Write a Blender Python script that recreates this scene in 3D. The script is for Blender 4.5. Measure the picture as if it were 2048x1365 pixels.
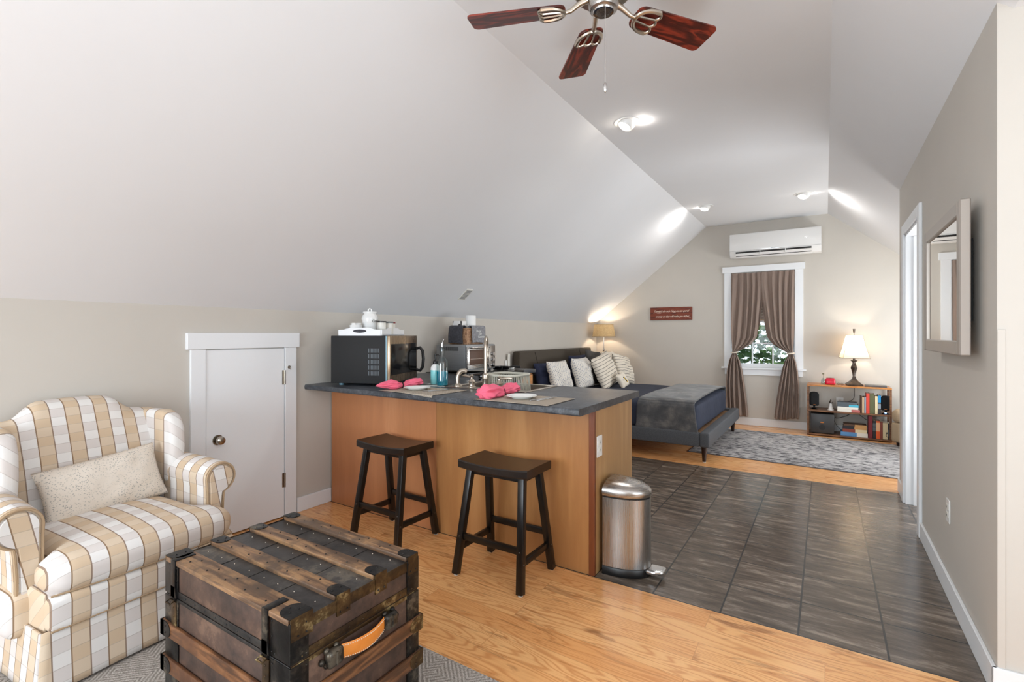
import bpy, bmesh, math, random
from mathutils import Vector, Matrix, noise
for o in list(bpy.data.objects): bpy.data.objects.remove(o, do_unlink=True)
SC = bpy.context.scene
COL = SC.collection
PI = math.pi
R = math.radians

# ---------------- camera ----------------
H = 1.30
cam_d = bpy.data.cameras.new('camera')
cam = bpy.data.objects.new('camera', cam_d); COL.objects.link(cam)
cam.location = (0, 0, H); cam.rotation_euler = (PI/2, 0, math.atan2(1650-1024, 980))
cam_d.sensor_width = 36; cam_d.lens = 36*980/2048
cam_d.shift_y = -14.5/2048
cam_d.clip_start = 0.05
SC.camera = cam

# ---------------- world, daylight, added fill lights, exposure ----------------
SC.view_settings.view_transform = 'Standard'
SC.view_settings.look = 'None'
SC.view_settings.gamma = 1.0
SC.view_settings.use_curve_mapping = False
SC.view_settings.exposure = 0.16
w = bpy.data.worlds.new('world'); SC.world = w; w.use_nodes = True
wn = w.node_tree.nodes; wl = w.node_tree.links
bg = wn['Background']; bg.inputs[0].default_value = (0.80, 0.90, 1.0, 1); bg.inputs[1].default_value = 2.6

def area(name, loc, rot, sx, sy, power, col=(1, 1, 1)):
    d = bpy.data.lights.new(name, 'AREA'); d.shape = 'RECTANGLE'; d.size = sx; d.size_y = sy
    d.energy = power; d.color = col
    o = bpy.data.objects.new(name, d); COL.objects.link(o)
    o.location = loc; o.rotation_euler = rot
    return o
# unseen area lights for daylight from windows behind the camera and in the dormer
area('daylight_back', (-1.75, -2.55, 1.30), (R(90), 0, R(-22)), 2.2, 1.5, 100, (0.82, 0.92, 1.0))
# added unseen fill near the camera, aimed up to brighten the vault; no lamp there
area('fill_uplight', (0.1, 0.1, 0.40), (R(180), R(26), 0), 0.8, 0.8, 36, (0.84, 0.93, 1.0))
area('daylight_dormer', (2.32, -0.6, 1.40), (R(98), 0, R(90)), 1.6, 1.7, 33, (0.82, 0.92, 1.0))
area('fill_bedroom', (1.70, 6.35, 1.0), (R(108), 0, R(90)), 1.6, 0.8, 42, (0.92, 0.97, 1.0))  # unseen fill added at the right, tilted up to brighten the bedroom ceiling
area('fill_bathroom', (1.40, 4.3, 1.0), (R(112), 0, R(90)), 0.9, 0.9, 32, (0.95, 0.97, 1.0))  # unseen fill added behind the doorway for the jamb, tiles and kitchen ceiling

# ---------------- helpers ----------------
def lin(c):
    def f(v):
        v = v/255.0
        return v/12.92 if v <= 0.04045 else ((v+0.055)/1.055)**2.4
    return (f(c[0]), f(c[1]), f(c[2]), 1.0)

class MB:
    """collects shapes into one mesh"""
    def __init__(s): s.bm = bmesh.new(); s.uv = None
    def _merge(s, b, M=None):
        if M is not None: bmesh.ops.transform(b, matrix=M, verts=b.verts)
        me = bpy.data.meshes.new('t'); b.to_mesh(me); b.free(); s.bm.from_mesh(me); bpy.data.meshes.remove(me)
        return s
    def box(s, x0, x1, y0, y1, z0, z1, bev=0.0, seg=2, M=None):
        b = bmesh.new(); bmesh.ops.create_cube(b, size=1)
        for v in b.verts:
            v.co = Vector(((x0+x1)/2+v.co.x*(x1-x0), (y0+y1)/2+v.co.y*(y1-y0), (z0+z1)/2+v.co.z*(z1-z0)))
        if bev > 0: bmesh.ops.bevel(b, geom=b.edges[:], offset=bev, segments=seg, profile=0.5, affect='EDGES')
        return s._merge(b, M)
    def bar(s, p0, p1, w, d, bev=0.0, up=(0, 0, 1), w1=None, d1=None):
        """square bar from p0 to p1"""
        p0 = Vector(p0); p1 = Vector(p1); z = (p1-p0).normalized(); u = Vector(up)
        if abs(z.dot(u)) > 0.97: u = Vector((1, 0, 0)) if abs(z.x) < .9 else Vector((0, 1, 0))
        x = u.cross(z).normalized(); y = z.cross(x)
        b = bmesh.new(); vs = []
        for p, ww, dd in ((p0, w, d), (p1, w1 or w, d1 or d)):
            for a, c in ((-1, -1), (1, -1), (1, 1), (-1, 1)):
                vs.append(b.verts.new(p+x*a*ww/2+y*c*dd/2))
        for f in ((3, 2, 1, 0), (4, 5, 6, 7), (0, 1, 5, 4), (1, 2, 6, 5), (2, 3, 7, 6), (3, 0, 4, 7)):
            b.faces.new([vs[i] for i in f])
        if bev > 0: bmesh.ops.bevel(b, geom=b.edges[:], offset=bev, segments=2, profile=0.5, affect='EDGES')
        return s._merge(b)
    def cyl(s, p0, p1, r0, r1=None, seg=24, caps=True):
        p0 = Vector(p0); p1 = Vector(p1); d = p1-p0
        b = bmesh.new()
        bmesh.ops.create_cone(b, cap_ends=caps, segments=seg, radius1=r0, radius2=r0 if r1 is None else r1, depth=d.length)
        M = Matrix.Translation((p0+p1)/2) @ d.to_track_quat('Z', 'Y').to_matrix().to_4x4()
        return s._merge(b, M)
    def ball(s, c, r, seg=20, rings=12, M=None):
        b = bmesh.new(); bmesh.ops.create_uvsphere(b, u_segments=seg, v_segments=rings, radius=1)
        rr = r if isinstance(r, (tuple, list)) else (r, r, r)
        for v in b.verts: v.co = Vector((v.co.x*rr[0], v.co.y*rr[1], v.co.z*rr[2]))
        if M is not None: bmesh.ops.transform(b, matrix=M, verts=b.verts)
        return s._merge(b, Matrix.Translation(c))
    def tube(s, pts, r, seg=8, closed=False, rs=None):
        pts = [Vector(p) for p in pts]; n = len(pts); b = bmesh.new(); rings = []
        up = Vector((0, 0, 1))
        pt = None; nrm = None
        for i, p in enumerate(pts):
            if closed: t = (pts[(i+1) % n]-pts[i-1]).normalized()
            else: t = (pts[min(i+1, n-1)]-pts[max(i-1, 0)]).normalized()
            if nrm is None:
                a = up if abs(t.dot(up)) < .95 else Vector((1, 0, 0))
                nrm = a.cross(t).normalized()
            else:
                nrm = (nrm - t*nrm.dot(t)).normalized()
            bn = t.cross(nrm); rr = rs[i] if rs else r
            rings.append([b.verts.new(p+(nrm*math.cos(2*PI*k/seg)+bn*math.sin(2*PI*k/seg))*rr) for k in range(seg)])
        m = n if closed else n-1
        for i in range(m):
            A = rings[i]; B = rings[(i+1) % n]
            for k in range(seg): b.faces.new((A[k], A[(k+1) % seg], B[(k+1) % seg], B[k]))
        if not closed: b.faces.new(rings[0][::-1]); b.faces.new(rings[-1])
        return s._merge(b)
    def lathe(s, prof, c=(0, 0, 0), seg=32, sq=None, twist=None, M=None, caps=True):
        """profile [(r,z)]; sq -> square section"""
        b = bmesh.new(); rings = []
        for j, (r, z) in enumerate(prof):
            ring = []
            tw = twist[j] if twist else 0
            for k in range(seg):
                a = 2*PI*k/seg
                rr = r
                if sq:
                    aa = ((a+PI/4) % (PI/2))-PI/4; q = 1/math.cos(aa); rr = r*(q*sq+(1-sq))
                ring.append(b.verts.new((rr*math.cos(a+tw), rr*math.sin(a+tw), z)))
            rings.append(ring)
        for i in range(len(prof)-1):
            A, B = rings[i], rings[i+1]
            for k in range(seg): b.faces.new((A[k], A[(k+1) % seg], B[(k+1) % seg], B[k]))
        if caps and prof[0][0] > 1e-5: b.faces.new(rings[0][::-1])
        if caps and prof[-1][0] > 1e-5: b.faces.new(rings[-1])
        bmesh.ops.remove_doubles(b, verts=b.verts, dist=1e-6)
        MM = Matrix.Translation(c)
        if M is not None: MM = MM @ M
        return s._merge(b, MM)
    def prism(s, poly, axis, a, c, bev=0.0, seg=2):
        """extrude 2D polygon along axis from a to c. axis 'x': poly=(y,z); 'y': (x,z); 'z': (x,y)"""
        b = bmesh.new()
        def P(p, t): return {'x': (t, p[0], p[1]), 'y': (p[0], t, p[1]), 'z': (p[0], p[1], t)}[axis]
        A = [b.verts.new(P(p, a)) for p in poly]; B = [b.verts.new(P(p, c)) for p in poly]; n = len(poly)
        b.faces.new(A); b.faces.new(B[::-1])
        for i in range(n): b.faces.new((A[i], B[i], B[(i+1) % n], A[(i+1) % n]))
        bmesh.ops.recalc_face_normals(b, faces=b.faces)
        if bev > 0: bmesh.ops.bevel(b, geom=[e for e in b.edges if e.calc_face_angle(0) > 0.6], offset=bev, segments=seg, profile=0.5, affect='EDGES')
        return s._merge(b)
    def grid(s, fn, nu, nv, closeu=False, closev=False, flip=False):
        b = s.bm
        uvl = b.loops.layers.uv.verify()
        V = [[b.verts.new(fn(i/nu, j/nv)) for j in range(nv+1 if not closev else nv)] for i in range(nu+1 if not closeu else nu)]
        for i in range(nu):
            for j in range(nv):
                i2 = (i+1) % len(V); j2 = (j+1) % len(V[0])
                q = [(i, j), (i2, j), (i2, j2), (i, j2)]
                uvq = [(i, j), (i+1, j), (i+1, j+1), (i, j+1)]
                if flip: q = q[::-1]; uvq = uvq[::-1]
                try: f = b.faces.new([V[a][c] for a, c in q])
                except ValueError: continue
                for l, (a, c) in zip(f.loops, uvq): l[uvl].uv = (a/nu, c/nv)
        return s
    def soft(s, x0, x1, y0, y1, z0, z1, r, n=10, crown=0.0, fn=None, M=None):
        """rounded cushion box"""
        b = bmesh.new(); bmesh.ops.create_cube(b, size=2)
        bmesh.ops.subdivide_edges(b, edges=b.edges[:], cuts=n, use_grid_fill=True)
        hx, hy, hz = (x1-x0)/2, (y1-y0)/2, (z1-z0)/2; c = Vector(((x0+x1)/2, (y0+y1)/2, (z0+z1)/2))
        rr = min(r, hx, hy, hz)
        for v in b.verts:
            u = v.co.copy()
            def rm(t, h):
                k = min(0.45, rr/h*0.9)  # concentrate rings near the edges
                return t
            p = Vector((u.x*hx, u.y*hy, u.z*hz))
            q = Vector((max(-hx+rr, min(hx-rr, p.x)), max(-hy+rr, min(hy-rr, p.y)), max(-hz+rr, min(hz-rr, p.z))))
            d = p-q
            if d.length > 1e-7:
                p = q+d.normalized()*rr
            cr = crown*(1-u.x**2)*(1-u.y**2)*(1 if u.z > 0 else -0.2)*abs(u.z)
            p.z += cr
            if fn: p = fn(p, u)
            v.co = p+c
        return s._merge(b, M)
    def build(s, name, m, parent=None, smooth=40, off=None, mod=None):
        me = bpy.data.meshes.new(name)
        bm = s.bm
        if off is not None: bmesh.ops.translate(bm, verts=bm.verts, vec=-Vector(off))
        bmesh.ops.recalc_face_normals(bm, faces=bm.faces)
        bm.to_mesh(me); bm.free()
        if smooth:
            me.polygons.foreach_set('use_smooth', [True]*len(me.polygons))
            me.set_sharp_from_angle(angle=R(smooth))
        if m: me.materials.append(M_[m] if isinstance(m, str) else m)
        o = bpy.data.objects.new(name, me); COL.objects.link(o)
        if parent: o.parent = parent
        return o

def thing(name, label, cat, loc=(0, 0, 0), rz=0.0, group=None):
    o = bpy.data.objects.new(name, None); COL.objects.link(o)
    o.empty_display_size = 0.05
    o.location = loc; o.rotation_euler = (0, 0, rz); o['label'] = label; o['category'] = cat
    if group: o['group'] = group
    return o
def tag(o, label, cat, group=None, kind=None):
    o['label'] = label; o['category'] = cat
    if group: o['group'] = group
    if kind: o['kind'] = kind
    return o
def struct(o, label=None):
    o['kind'] = 'structure'
    if label: o['label'] = label
    return o
def single(mb, name, m, label, cat, loc, rz=0.0, group=None, smooth=40):
    """a thing that is one mesh, built in local coordinates"""
    o = mb.build(name, m, smooth=smooth); o.location = loc; o.rotation_euler = (0, 0, rz)
    return tag(o, label, cat, group)
def copy_tree(o, parent=None):
    c = o.copy(); COL.objects.link(c)
    if parent: c.parent = parent
    for ch in list(o.children): copy_tree(ch, c)
    return c
def txt(s, size, m, name='lettering', parent=None, mat4=None, extrude=0.0006, shear=0.0, align='CENTER', space=1.0):
    cu = bpy.data.curves.new('t', 'FONT'); cu.body = s; cu.size = size; cu.extrude = extrude; cu.shear = shear
    cu.align_x = align; cu.align_y = 'CENTER'; cu.resolution_u = 3; cu.space_character = space
    ob = bpy.data.objects.new('t', cu); COL.objects.link(ob)
    dg = bpy.context.evaluated_depsgraph_get()
    me = bpy.data.meshes.new_from_object(ob.evaluated_get(dg))
    bpy.data.objects.remove(ob); bpy.data.curves.remove(cu)
    me.name = name; me.materials.clear(); me.materials.append(M_[m])
    if mat4 is not None: me.transform(mat4)
    o = bpy.data.objects.new(name, me); COL.objects.link(o)
    if parent: o.parent = parent
    return o
def frame4(o, x, y):
    """matrix with origin o, local x, local y directions (z = x cross y)"""
    x = Vector(x).normalized(); y = Vector(y).normalized(); z = x.cross(y)
    return Matrix(((x.x, y.x, z.x, o[0]), (x.y, y.y, z.y, o[1]), (x.z, y.z, z.z, o[2]), (0, 0, 0, 1)))
# ---------------- materials ----------------
M_ = {}
class N:
    """small node-tree writer"""
    def __init__(s, name):
        s.m = bpy.data.materials.new(name); s.m.use_nodes = True
        s.t = s.m.node_tree; s.n = s.t.nodes; s.l = s.t.links
        s.b = s.n['Principled BSDF']; M_[name] = s.m
    def set(s, **k):
        for a, v in k.items():
            s.b.inputs[a.replace('_', ' ')].default_value = v
        return s
    def node(s, typ, **props):
        n = s.n.new(typ)
        for a, v in props.items(): setattr(n, a, v)
        return n
    def link(s, a, b): s.l.new(a, b)
    def coord(s, which='Object', scale=(1, 1, 1), rot=(0, 0, 0), loc=(0, 0, 0)):
        tc = s.node('ShaderNodeTexCoord'); mp = s.node('ShaderNodeMapping')
        mp.inputs['Scale'].default_value = scale; mp.inputs['Rotation'].default_value = rot; mp.inputs['Location'].default_value = loc
        s.link(tc.outputs[which], mp.inputs[0]); return mp.outputs[0]
    def noise(s, vec, scale=5, detail=3, rough=.5, dist=0.0):
        n = s.node('ShaderNodeTexNoise'); n.inputs['Scale'].default_value = scale; n.inputs['Detail'].default_value = detail
        n.inputs['Roughness'].default_value = rough; n.inputs['Distortion'].default_value = dist
        if vec is not None: s.link(vec, n.inputs['Vector'])
        return n.outputs['Fac']
    def ramp(s, fac, stops, interp='LINEAR'):
        r = s.node('ShaderNodeValToRGB'); r.color_ramp.interpolation = interp
        e = r.color_ramp.elements
        while len(e) < len(stops): e.new(0.5)
        for el, (p, c) in zip(e, stops):
            el.position = p; el.color = lin(c) if len(c) == 3 else c
        s.link(fac, r.inputs[0]); return r.outputs[0]
    def math(s, op, a, b=None, clamp=False):
        n = s.node('ShaderNodeMath', operation=op, use_clamp=clamp)
        for i, v in enumerate((a, b)):
            if v is None: continue
            if isinstance(v, (int, float)): n.inputs[i].default_value = v
            else: s.link(v, n.inputs[i])
        return n.outputs[0]
    def mix(s, fac, a, b, blend='MIX'):
        n = s.node('ShaderNodeMix', data_type='RGBA', blend_type=blend)
        for i, v in ((0, fac), (6, a), (7, b)):
            if isinstance(v, (int, float)): n.inputs[i].default_value = v
            elif isinstance(v, tuple): n.inputs[i].default_value = lin(v) if len(v) == 3 else v
            else: s.link(v, n.inputs[i])
        return n.outputs[2]
    def sep(s, vec):
        n = s.node('ShaderNodeSeparateXYZ'); s.link(vec, n.inputs[0]); return n.outputs
    def comb(s, x, y, z=0.0):
        n = s.node('ShaderNodeCombineXYZ')
        for i, v in enumerate((x, y, z)):
            if isinstance(v, (int, float)): n.inputs[i].default_value = v
            else: s.link(v, n.inputs[i])
        return n.outputs[0]
    def color(s, c): s.link(c, s.b.inputs['Base Color']); return s
    def bump(s, fac, strength=.3, dist=.01):
        n = s.node('ShaderNodeBump'); n.inputs['Strength'].default_value = strength; n.inputs['Distance'].default_value = dist
        s.link(fac, n.inputs['Height']); s.link(n.outputs[0], s.b.inputs['Normal']); return s

def plain(name, c, rough=.5, metal=0.0, spec=.5, nz=None, bump=None, **k):
    """flat colour with optional mottling nz=(scale, second colour, threshold lo, hi) and bump=(scale,strength,dist)"""
    s = N(name); s.set(Base_Color=lin(c), Roughness=rough, Metallic=metal)
    s.b.inputs['Specular IOR Level'].default_value = spec
    co = s.coord()
    if nz: s.color(s.ramp(s.noise(co, nz[0], 4, .6), [(nz[2], c), (nz[3], nz[1])]))
    if bump: s.bump(s.noise(co, bump[0], 3), bump[1], bump[2])
    for a, v in k.items(): s.b.inputs[a.replace('_', ' ')].default_value = v
    return s
plain('wall', (200, 194, 185), .75, nz=(1.3, (196, 190, 181), .35, .7), bump=(90, .06, .002))
plain('ceiling', (229, 230, 232), .8, nz=(1.0, (226, 227, 229), .3, .7), bump=(70, .05, .002))
plain('trim', (234, 236, 238), .38)
plain('doorpaint', (236, 238, 240), .42)
plain('white_plastic', (232, 232, 230), .3)
plain('ac_white', (232, 231, 229), .12, Coat_Weight=.5)
plain('offwhite', (222, 220, 212), .35)
plain('dark_slot', (22, 20, 18), .5)
plain('black_plastic', (18, 18, 19), .35)
plain('black_gloss', (12, 12, 13), .12)
plain('black_matte', (24, 24, 25), .7)
plain('speaker_cloth', (14, 14, 15), .9, bump=(400, .2, .001))
plain('sub_body', (54, 53, 53), .4)
plain('copper', (176, 110, 62), .3, .9)
plain('blackwood', (13, 10, 9), .32, nz=(30, (20, 15, 12), .4, .7))
plain('seatwood', (24, 16, 12), .3, nz=(25, (34, 23, 17), .35, .7))
plain('felt', (210, 208, 200), .8)
plain('screw', (70, 66, 62), .3, .9)
plain('nickel', (196, 186, 172), .28, 1.0)
plain('chrome', (215, 215, 215), .12, 1.0)
plain('sink_steel', (150, 143, 136), .32, .9)
plain('knob_steel', (170, 162, 150), .25, 1.0)
plain('silver_frame', (178, 170, 162), .38, .6)
plain('mirror', (214, 208, 200), .015, 1.0)
plain('ceramic', (236, 236, 234), .12)
plain('plate', (236, 238, 234), .1)
plain('paper', (238, 238, 236), .9)
plain('pink', (238, 100, 128), .9, nz=(14, (244, 118, 144), .3, .7), bump=(120, .25, .002))
plain('twine', (30, 24, 22), .8)
plain('towel_dark', (62, 62, 68), .95, nz=(60, (76, 76, 82), .4, .6), bump=(300, .6, .003))
plain('towel_grey', (124, 124, 128), .95, nz=(60, (148, 148, 152), .4, .6), bump=(300, .6, .003))
plain('navy', (32, 38, 62), .9, nz=(8, (40, 46, 72), .3, .7), bump=(16, .35, .01))
plain('navy_sheet', (38, 45, 63), .85, nz=(5, (45, 52, 71), .3, .7), bump=(22, .45, .008))
plain('mattress_side', (46, 53, 76), .85, bump=(22, .3, .01))
plain('bedgrey', (72, 74, 78), .9, nz=(180, (86, 88, 92), .4, .6), bump=(400, .3, .001))
plain('headboard', (68, 60, 51), .92, nz=(160, (80, 72, 62), .4, .6), bump=(400, .3, .001))
plain('seam', (38, 33, 29), .9)
plain('darkgrey_pillow', (70, 66, 62), .92, bump=(10, .4, .01))
plain('cream', (226, 216, 200), .9, bump=(12, .4, .01))
plain('espresso', (44, 24, 17), .25)
plain('slatwood', (176, 138, 104), .6)
plain('tan_fabric', (182, 160, 132), .95, nz=(200, (170, 148, 120), .4, .6), bump=(300, .4, .002))
plain('bronze', (62, 52, 45), .35, .5, nz=(30, (88, 76, 66), .4, .7))
plain('blackish_cord', (20, 18, 18), .5)
plain('liquid_teal', (0, 148, 172), .05, Alpha=1.0)
plain('soap_teal', (140, 214, 216), .25)
plain('red_pouch', (196, 24, 52), .25)
plain('teal', (80, 190, 205), .4)
plain('leather', (222, 134, 50), .45, nz=(18, (208, 118, 38), .4, .7), bump=(150, .1, .001))
plain('thread', (240, 228, 205), .8)
plain('gold', (205, 170, 80), .4, .6)
plain('leaf_bush', (52, 84, 40), .45, nz=(3, (112, 144, 78), .48, .62))
plain('bark', (84, 66, 50), .9)
plain('wicker', (140, 104, 78), .7, nz=(40, (176, 138, 106), .45, .55), bump=(60, .8, .006))
plain('rack', (196, 194, 180), .5)
plain('rug_binding', (96, 94, 98), .95)
plain('lamp_metal', (190, 186, 180), .2, 1.0)
plain('finial', (74, 60, 48), .4)
plain('letter_white', (232, 214, 196), .8)
plain('letter_grey', (150, 150, 150), .5)
plain('letter_dark', (60, 58, 56), .5)
plain('towel_thread', (222, 222, 220), .9)
plain('bee_black', (30, 26, 22), .9)
plain('bee_yellow', (226, 190, 60), .9)
plain('bee_wing', (206, 200, 196), .9)
plain('laptop', (104, 102, 104), .35, .5)
plain('oven_black', (16, 15, 15), .3)
plain('blue_leg', (96, 136, 152), .15)  # bluish film; colour brightened to stand for the window reflected in it
plain('slot_grey', (92, 98, 104), .4)
BOOKC = {'b_maroon': (122, 24, 34), 'b_black': (28, 27, 32), 'b_orange': (236, 98, 36), 'b_brown': (136, 60, 44), 'b_cream': (222, 206, 166),
         'b_charcoal': (50, 48, 50), 'b_red': (214, 66, 48), 'b_olive': (92, 92, 58), 'b_tan': (190, 160, 128), 'b_greyblue': (138, 148, 160),
         'b_blue': (30, 138, 198), 'b_slate': (84, 92, 98), 'b_aqua': (76, 176, 200), 'b_white': (228, 222, 210), 'b_rose': (182, 98, 92),
         'b_skyblue': (86, 138, 186), 'b_wood': (188, 140, 84), 'b_darkbrown': (84, 56, 38), 'b_pages': (226, 218, 200), 'b_peach': (240, 186, 140)}
for k_, c_ in BOOKC.items(): plain(k_, c_, .5)

# gloss glass
def glass(name, c, rough=0.0, ior=1.45, alpha=None):
    s = N(name); s.set(Base_Color=lin(c), Roughness=rough, IOR=ior); s.b.inputs['Transmission Weight'].default_value = 1.0
    return s
glass('clear_glass', (240, 245, 245))
def pane(name, tint, fac):
    s = N(name); tr = s.node('ShaderNodeBsdfTransparent'); gl = s.node('ShaderNodeBsdfGlossy'); gl.inputs['Roughness'].default_value = 0.02
    tr.inputs[0].default_value = lin(tint); mx = s.node('ShaderNodeMixShader'); mx.inputs[0].default_value = fac
    s.link(tr.outputs[0], mx.inputs[1]); s.link(gl.outputs[0], mx.inputs[2]); s.link(mx.outputs[0], s.n['Material Output'].inputs[0])
pane('window_glass', (250, 252, 252), .012)
pane('bottle_glass', (226, 234, 234), .12)
pane('oven_glass', (120, 108, 96), .25)

# emitters
def emit(name, c, st):
    s = N(name); s.set(Base_Color=lin(c)); s.b.inputs['Emission Color'].default_value = lin(c); s.b.inputs['Emission Strength'].default_value = st
emit('bulb_cool', (255, 244, 228), 22)
emit('bulb_warm', (255, 226, 180), 12)
emit('blue_led', (150, 190, 255), 4)
emit('led', (250, 250, 250), .7)

# lamp shades: translucent cloth lit by a real bulb
def shade(name, c, tr=.6, nz=None):
    s = N(name); s.set(Base_Color=lin(c), Roughness=.9)
    tl = s.node('ShaderNodeBsdfTranslucent'); tl.inputs[0].default_value = lin(c)
    if nz:
        co = s.coord(); cc = s.ramp(s.noise(co, nz[0], 4, .7), [(.35, c), (.65, nz[1])]); s.color(cc); s.link(cc, tl.inputs[0])
    mx = s.node('ShaderNodeMixShader'); mx.inputs[0].default_value = tr
    s.link(s.b.outputs[0], mx.inputs[1]); s.link(tl.outputs[0], mx.inputs[2]); s.link(mx.outputs[0], s.n['Material Output'].inputs[0])
shade('shade_burlap', (176, 148, 106), .045, (90, (204, 178, 134)))
shade('shade_cream', (240, 226, 204), .6)
shade('curtain', (168, 148, 136), .35)
shade('blind', (168, 148, 134), .35)
plain('shade_trim', (160, 146, 128), .8)

# wood
def wood(name, c1, c2, c3, scale=(1, 8, 8), sc=3.0, rough=.4, ringk=14, axis=None, worn=None):
    s = N(name); s.set(Roughness=rough); co = s.coord(scale=scale)
    n1 = s.noise(co, sc, 3, .5, .3)
    rings = s.math('MULTIPLY_ADD', s.math('SINE', s.math('MULTIPLY', n1, ringk*2*PI/3)), .5); 
    s.n[-1].inputs[2].default_value = .5
    fine = s.noise(co, sc*9, 3, .6)
    f = s.math('ADD', s.math('MULTIPLY', rings, .6), s.math('MULTIPLY', fine, .45))
    col = s.ramp(f, [(.2, c1), (.55, c2), (.85, c3)])
    if worn:
        wn_ = s.noise(s.coord(), worn[0], 5, .65)
        col = s.mix(s.ramp(wn_, [(.45, (0, 0, 0)), (.62, (255, 255, 255))]), col, worn[1])
    s.color(col); s.bump(f, .08, .002)
    return s
wood('walnut_shelf', (92, 58, 34), (112, 74, 46), (128, 88, 56), (1, 8, 8), 3, .4)
wood('shelf_top', (164, 102, 48), (188, 122, 60), (200, 136, 74), (1, 8, 8), 3, .3)
wood('cherry_panel', (182, 120, 78), (192, 128, 84), (200, 138, 94), (8, 1, 1), .7, .36, 5)
wood('cherry_panel_light', (164, 112, 66), (176, 124, 74), (186, 134, 84), (8, 1, 1), .7, .34, 5)
wood('maple_panel', (176, 134, 86), (186, 144, 95), (196, 154, 104), (10, 10, .8), 1.2, .36, 4)
wood('oak_cab', (178, 118, 66), (190, 130, 76), (202, 144, 88), (1, 1, 10), 4, .4, 8)
wood('cherry_trim', (112, 58, 30), (126, 68, 36), (138, 78, 44), (8, 8, 1), 2, .35, 5)
wood('fan_blade', (58, 18, 12), (88, 28, 17), (128, 46, 28), (1.2, 7, 7), 2.4, .3, 16)
wood('sign_wood', (88, 34, 14), (112, 44, 20), (128, 54, 26), (1, 8, 8), 4, .5, 8)
wood('slat_worn', (84, 62, 44), (122, 90, 64), (152, 116, 80), (1, 9, 9), 4, .5, 8, worn=(9, (86, 66, 50)))
wood('slat_side', (70, 44, 26), (104, 66, 38), (130, 86, 52), (1, 9, 9), 4, .45, 8, worn=(7, (84, 50, 28)))
wood('slat_side_y', (70, 44, 26), (104, 66, 38), (130, 86, 52), (9, 1, 9), 4, .45, 8, worn=(7, (84, 50, 28)))

# worn trunk surfaces
def grime(name, stops, sc, rough, metal, sc2=30, bump=.3):
    s = N(name); s.set(Roughness=rough, Metallic=metal); co = s.coord()
    f = s.math('ADD', s.math('MULTIPLY', s.noise(co, sc, 5, .65), .7), s.math('MULTIPLY', s.noise(co, sc2, 4, .7), .3))
    s.color(s.ramp(f, [(.5+(p_-.5)*.48, c_) for p_, c_ in stops])); s.bump(s.noise(co, sc2*2, 4), bump, .002)
grime('trunk_canvas', [(.3, (50, 36, 29)), (.5, (72, 52, 42)), (.62, (82, 60, 48)), (.74, (106, 80, 64))], 5, .6, 0)
grime('trunk_top', [(.3, (40, 37, 36)), (.5, (56, 52, 50)), (.62, (70, 66, 62)), (.72, (98, 90, 80))], 5, .42, .2)
grime('trunk_iron', [(.3, (20, 19, 19)), (.5, (36, 34, 33)), (.62, (58, 54, 48)), (.74, (104, 96, 84))], 9, .35, .7)
grime('trunk_brass', [(.3, (46, 34, 22)), (.5, (72, 54, 32)), (.64, (92, 72, 44)), (.74, (150, 132, 92))], 10, .4, .6)
grime('trunk_dark_trim', [(.35, (18, 17, 17)), (.55, (30, 28, 27)), (.7, (50, 46, 42))], 10, .5, .2)

# countertop laminate, stone speckle
s = N('laminate'); s.set(Roughness=.3); co = s.coord()
f = s.math('ADD', s.math('MULTIPLY', s.noise(co, 60, 4, .7), .6), s.math('MULTIPLY', s.noise(co, 6, 3), .4))
s.color(s.ramp(f, [(.36, (44, 46, 50)), (.5, (62, 65, 70)), (.62, (88, 92, 98))]))

# brushed steel
def brushed(name, c1, c2, scale, rough=.28):
    global s
    s = N(name); s.set(Metallic=1.0, Roughness=rough); f = s.noise(s.coord(scale=scale), 4, 3, .7)
    s.color(s.ramp(f, [(.35, c1), (.65, c2)])); s.link(s.ramp(f, [(.3, (128, 128, 128)), (.7, (158, 158, 158))]), s.b.inputs['Roughness'])
brushed('brushed_steel', (168, 164, 160), (196, 192, 188), (2, 2, 60), .3)
brushed('brushed_vert', (168, 167, 166), (182, 181, 180), (60, 60, .5), .3)
brushed('microwave_steel', (150, 130, 108), (176, 156, 132), (40, 40, 1), .25)
brushed('toaster_steel', (146, 148, 150), (156, 158, 160), (2, 2, 60), .32)
s.set(Metallic=.55)
for l_ in list(s.b.inputs['Roughness'].links): s.l.remove(l_)
s.set(Roughness=.45)

# hardwood floor
s = N('floor_wood'); s.set(Roughness=.24); co = s.coord()
br = s.node('ShaderNodeTexBrick'); s.link(co, br.inputs['Vector'])
br.offset = .37; br.offset_frequency = 2; br.squash = 1
br.inputs['Color1'].default_value = (0, 0, 0, 1); br.inputs['Color2'].default_value = (1, 1, 1, 1); br.inputs['Mortar'].default_value = (0.5, 0.5, 0.5, 1)
br.inputs['Scale'].default_value = 1; br.inputs['Mortar Size'].default_value = .0012; br.inputs['Mortar Smooth'].default_value = .2
br.inputs['Brick Width'].default_value = 1.21; br.inputs['Row Height'].default_value = .127; br.inputs['Bias'].default_value = 0
tone = s.sep(br.outputs['Color'])[0]
xyz = s.sep(co)
v2 = s.comb(s.math('ADD', s.math('MULTIPLY', xyz[0], .55), s.math('MULTIPLY', tone, 23.0)), s.math('ADD', s.math('MULTIPLY', xyz[1], 4.6), s.math('MULTIPLY', tone, 7.0)), s.math('MULTIPLY', tone, 5.0))
n1 = s.noise(v2, 1.5, 2.0, .45, .35)
ring = s.math('SINE', s.math('MULTIPLY', n1, 135.0))
ring = s.math('POWER', s.math('MULTIPLY', s.math('ADD', ring, 1.0), .5), 3.0)
v3 = s.comb(s.math('MULTIPLY', xyz[0], 1.4), s.math('MULTIPLY', xyz[1], 26.0), tone)
fine = s.noise(v3, 5.0, 4, .65)
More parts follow.
